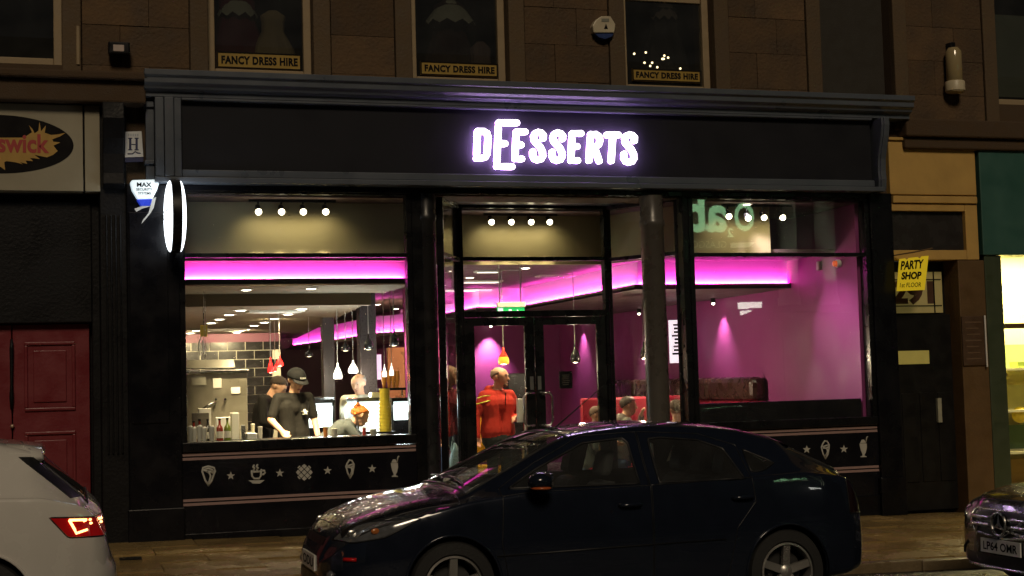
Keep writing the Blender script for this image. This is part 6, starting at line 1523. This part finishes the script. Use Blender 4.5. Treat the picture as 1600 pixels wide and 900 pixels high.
# ---------------------------------------------------------------- dark saloon at the right edge
m_saloon = mat('dark_grey_car_paint', (.020, .018, .018), .28, metal=.6, noise=.2, coat=1, croug=.03)
ML = 4.69
TOPM = [(0, .66), (.03, .72), (.08, .765), (.2, .815), (.45, .87), (.8, .915), (1.2, .955), (1.38, .98), (1.6, 1.09), (1.9, 1.24), (2.15, 1.35), (2.35, 1.40), (2.7, 1.44), (3.0, 1.435), (3.4, 1.38), (3.8, 1.24), (4.1, 1.11), (4.25, 1.07), (4.55, 1.05), (4.64, 1.0), (4.67, .8), (4.69, .6)]
PLANM = [(0, .30), (.02, .46), (.06, .60), (.12, .70), (.22, .78), (.4, .85), (.8, .895), (2.5, .905), (3.8, .89), (4.3, .84), (4.55, .76), (4.65, .66), (4.69, .5)]
SHM = [(0, .54), (.06, .62), (.2, .70), (.6, .80), (1.2, .89), (2, .94), (3.2, .97), (4, 1.0), (4.5, .98), (4.64, .85), (4.69, .5)]
WTM = [(0, .26), (.08, .52), (.3, .66), (.9, .72), (1.35, .72), (1.8, .66), (2.3, .60), (3.2, .58), (3.8, .60), (4.2, .70), (4.5, .68), (4.69, .42)]
ZBM = [(0, .22), (.3, .18), (.9, .2), (3.8, .2), (4.4, .24), (4.69, .32)]
MY = -5.5; st = at(1566, 818, MY)
mx0 = st.x-.02
mc = Car('parked_car', 'dark grey saloon nosing in at the right edge, chrome star grille', (mx0, MY, rz(mx0, MY)), TOPM, PLANM, SHM, WTM, ZBM, m_saloon, ML, 'cars at the kerb')
for x in (.82, 3.66): mc.arch(x, .352, .325, .89)
mc.sides([(1.62, .955), (2.0, 1.19), (2.25, 1.30), (2.55, 1.335), (2.55, .975)], 'side_window', m_carglassd, .010, sealname='window_seal')
mc.sides([(2.66, .98), (2.66, 1.335), (2.95, 1.335), (3.35, 1.26), (3.60, 1.15), (3.62, 1.01)], 'side_window', m_carglassd, .010, sealname='window_seal')
mc.take(mc.region([(1.40, -.66), (2.13, -.55), (2.13, .55), (1.40, .66)], (0, 1), lambda q, n: n.z > .25 and q.z > .9), 'windscreen', m_carglassd, None, .01, sealname='window_seal')
mc.take(mc.region([(3.50, -.50), (4.05, -.58), (4.05, .58), (3.50, .50)], (0, 1), lambda q, n: n.z > .2 and q.z > .9), 'rear_window', m_carglassd, None, .01, sealname='window_seal')
mc.take(mc.region([(.10, -.46), (.4, -.68), (1.3, -.74), (1.3, .74), (.4, .68), (.10, .46)], (0, 1), lambda q, n: n.z > .3), 'bonnet', mat('rain_beaded_grey_paint', (.020, .018, .018), .25, metal=.6, coat=1, bump=.25, bscale=55), None, .004)
mc.sides([(1.45, .3), (1.4, .93), (2.0, 1.24), (2.6, 1.37), (2.61, .3)], 'door', m_saloon, .004); mc.sides([(2.62, .3), (2.62, 1.37), (3.0, 1.37), (3.5, 1.24), (3.45, .9), (3.25, .6), (3.2, .3)], 'door', m_saloon, .004)
hl = mc.sides([(.10, .60), (.13, .69), (.30, .755), (.62, .80), (.52, .70), (.25, .605)], 'headlight', m_clear, .006)
# grille: dark recess, chrome frame, two louvres, star
zc = .60
def fx(y, z, o=.004): return mc.front(y, z, o)
gpoly = [(-.40, .69), (.40, .69), (.44, .60), (.36, .50), (0, .465), (-.36, .50), (-.44, .60)]
gr = mc.take(mc.region(gpoly, (1, 2), lambda q, n: q.x < .4 and n.x < -.2), 'grille', m_trimb, None, .012, m_chrome, 'grille_frame')
for zz in (.625, .565):
    for s0, s1 in ((-.42, -.11), (.11, .42)):
        MB().tube([fx(y, zz, .012) for y in np.linspace(s0, s1, 7)], .017, 8).build('louvre', m_chrome, gr, True, local=True)
ctr = fx(0, .585, .03)
MB().tube([ctr+Vector((0, .092*math.cos(a), .092*math.sin(a))) for a in [2*math.pi*i/36 for i in range(36)]], .011, 8, closed=True).build('star_ring', m_chrome, gr, True, local=True)
MB().cyl(ctr+Vector((.035, 0, 0)), ctr+Vector((.02, 0, 0)), .088, .088, 28).build('emblem_back', m_ink, gr, local=True)
b = MB()
for k in range(3):
    a = R(90+120*k); d = Vector((0, math.cos(a), math.sin(a))); n = Vector((0, -d.z, d.y))
    b.add([ctr+d*.086, ctr+n*.016, ctr-n*.016, ctr+Vector((-.014, 0, 0)), ctr+Vector((.012, 0, 0))], [(0, 1, 3), (0, 3, 2), (0, 4, 1), (0, 2, 4)])
b.build('star', m_chrome, gr, local=True)
plate(mc, fx(0, .40, .015).x, .40, 'LP64 OMR', m_plate)
fpatch(mc, 'lower_grille', (-.55, .55), (.24, .33), m_trimb); MB().tube([fx(y, .225, .01) for y in np.linspace(-.55, .55, 9)], .014, 8).build('bumper_trim', m_chrome, mc.root, True, local=True)
for sg in (-1, 1):
    MB().tube([fx(y*sg, z, .004) for y, z in ((.52, .40), (.60, .36), (.64, .30))], .012, 6).build('air_intake_trim', m_trimb, mc.root, True, local=True)
    for x in (.82, 3.66): mc.wheel(x, sg, .875, .325, .225)
mc.sides([(4.45, .74), (4.45, .95), (4.69, .93), (4.69, .74)], 'tail_light', mat('saloon_tail_lamp', (.15, .006, .006), .12, coat=1), .006)
mc.cabin(((2.05, (-.37, .37)), (3.0, (-.42, .0, .42))), .36, .98); mc.mirror(1.72, .98, .97); mc.handle(2.45, .84); mc.handle(3.3, .86)
mc.finish()
# ================================================================ across the street (seen only as a reflection in the right-hand glass)
def mir(px_, py_, Yg=.035, D=24.0):      # a point of the opposite front that the glass plane shows at that pixel
    p = at(px_, py_, 2*Yg+D); return Vector((p.x, -D, p.z))
ob = thing('opposite_building', 'music hall front across the street with pale columns', 'building', (12, -24, 0))
m_opp = mat('opposite_stone', (.14, .12, .10), .8, noise=.3, bump=.3)
m_oppd = mat('opposite_dark_wall', (.05, .045, .04), .8)
MB().box(-12, 34, -26, -24.02, -1.2, 11).build('wall', m_oppd, ob)
m_colm = mat('pale_column', (.48, .50, .40), .6, noise=.2)
for x0_, x1_ in ((1213, 1241), (1272, 1301)):
    a, c = mir(x0_, 380), mir(x1_, 380); z0_, z1_ = mir(x0_, 466).z, mir(x0_, 250).z
    MB().lathe([((c.x-a.x)/2*1.15, -.25), ((c.x-a.x)/2*1.15, 0), ((c.x-a.x)/2, .05), ((c.x-a.x)/2*.95, z1_-z0_), ((c.x-a.x)/2*1.2, z1_-z0_+.2)], ((a.x+c.x)/2, -23.9, z0_), 24).build('column', m_colm, ob, smooth='auto')
    light('SPOT', 'column_uplight', ob, ((a.x+c.x)/2, -23.0, z0_+.1), 160, (.95, 1, .8), .1, ((a.x+c.x)/2, -23.9, z0_+2.2), 70, .6)
    MB().box(a.x-.2, c.x+.2, -24.0, -22.9, z0_-.45, z0_-.25).build('ledge', m_opp, ob)
os_ = thing('music_hall_sign', 'lit pale green O2 abc GLASGOW sign across the street', 'sign', mir(1120, 385))
m_abc = mat('lit_sign_letter', (.6, .75, .6), .5, emis=(.50, .74, .50), estr=1.5)
def mtext(s_, x_l, x_r, yt, yb, bold=0., m=m_abc):
    a = mir(x_r, (yt+yb)/2); c = mir(x_l, (yt+yb)/2); z1_ = mir((x_l+x_r)/2, yt).z; z0_ = mir((x_l+x_r)/2, yb).z
    # the letters face the shop, so they read from +x to -x
    text(s_, m, 'lettering', os_, (0, 1, 0, 1), 0, bold=bold, rotate=lambda v: Vector((a.x+(c.x-a.x)*v.x, -23.9, z0_+(z1_-z0_)*v.z)))
mtext('O', 1145, 1176, 317, 362, .02); mtext('2', 1134, 1144, 357, 371, .02); mtext('a', 1100, 1133, 321, 364, .03); mtext('b', 1066, 1099, 300, 364, .03); mtext('c', 1036, 1064, 322, 364, .03)
mtext('GLASGOW', 1062, 1133, 377, 388, .0, mat('lit_small_letter', (.6, .7, .5), .5, emis=(.6, .62, .42), estr=.8))
pq_ = [mir(*p) for p in ((1139, 380), (1176, 379), (1168, 387), (1139, 388))]
MB().prism([(p.x, p.z) for p in pq_], -23.9, -23.85).build('arrow_bar', mat('lit_bar', (.7, .7, .5), .5, emis=(.75, .75, .5), estr=1.5), os_)
sg2 = thing('street_sign', 'small white lit flag sign across the street', 'sign', mir(1160, 500))
for pl_ in ([(1143, 474), (1179, 473), (1178, 482), (1160, 482), (1157, 484), (1144, 484)], [(1147, 487), (1166, 486), (1147, 494)]):
    MB().prism([(p.x, p.z) for p in [mir(*q_) for q_ in pl_]], -23.6, -23.5).build('panel', mat('lit_flag_%d' % len(pl_), (.9, .9, .85), .5, emis=(1, 1, .9), estr=8), sg2)
# dim ground-floor windows opposite
m_lw = mat('dim_shop_window', (.03, .03, .03), .3)
for i, (xa, xb, za, zb2) in enumerate(((-9.5, -7.2, .8, 2.6), (-5.6, -3.9, .8, 2.8), (-2.0, -.6, 1.0, 2.4), (2.2, 3.4, .9, 2.7), (5.4, 7.8, .7, 2.6), (10.2, 11.4, .8, 2.5), (15, 18.5, .8, 2.7), (21, 24, .9, 2.6))):
    f_ = MB().box(xa-.12, xb+.12, -24.03, -23.96, za-.15, zb2+.15).build('window', m_oppd, ob)
    MB().box(xa, xb, -23.96, -23.94, za, zb2).build('pane', m_lw, f_)
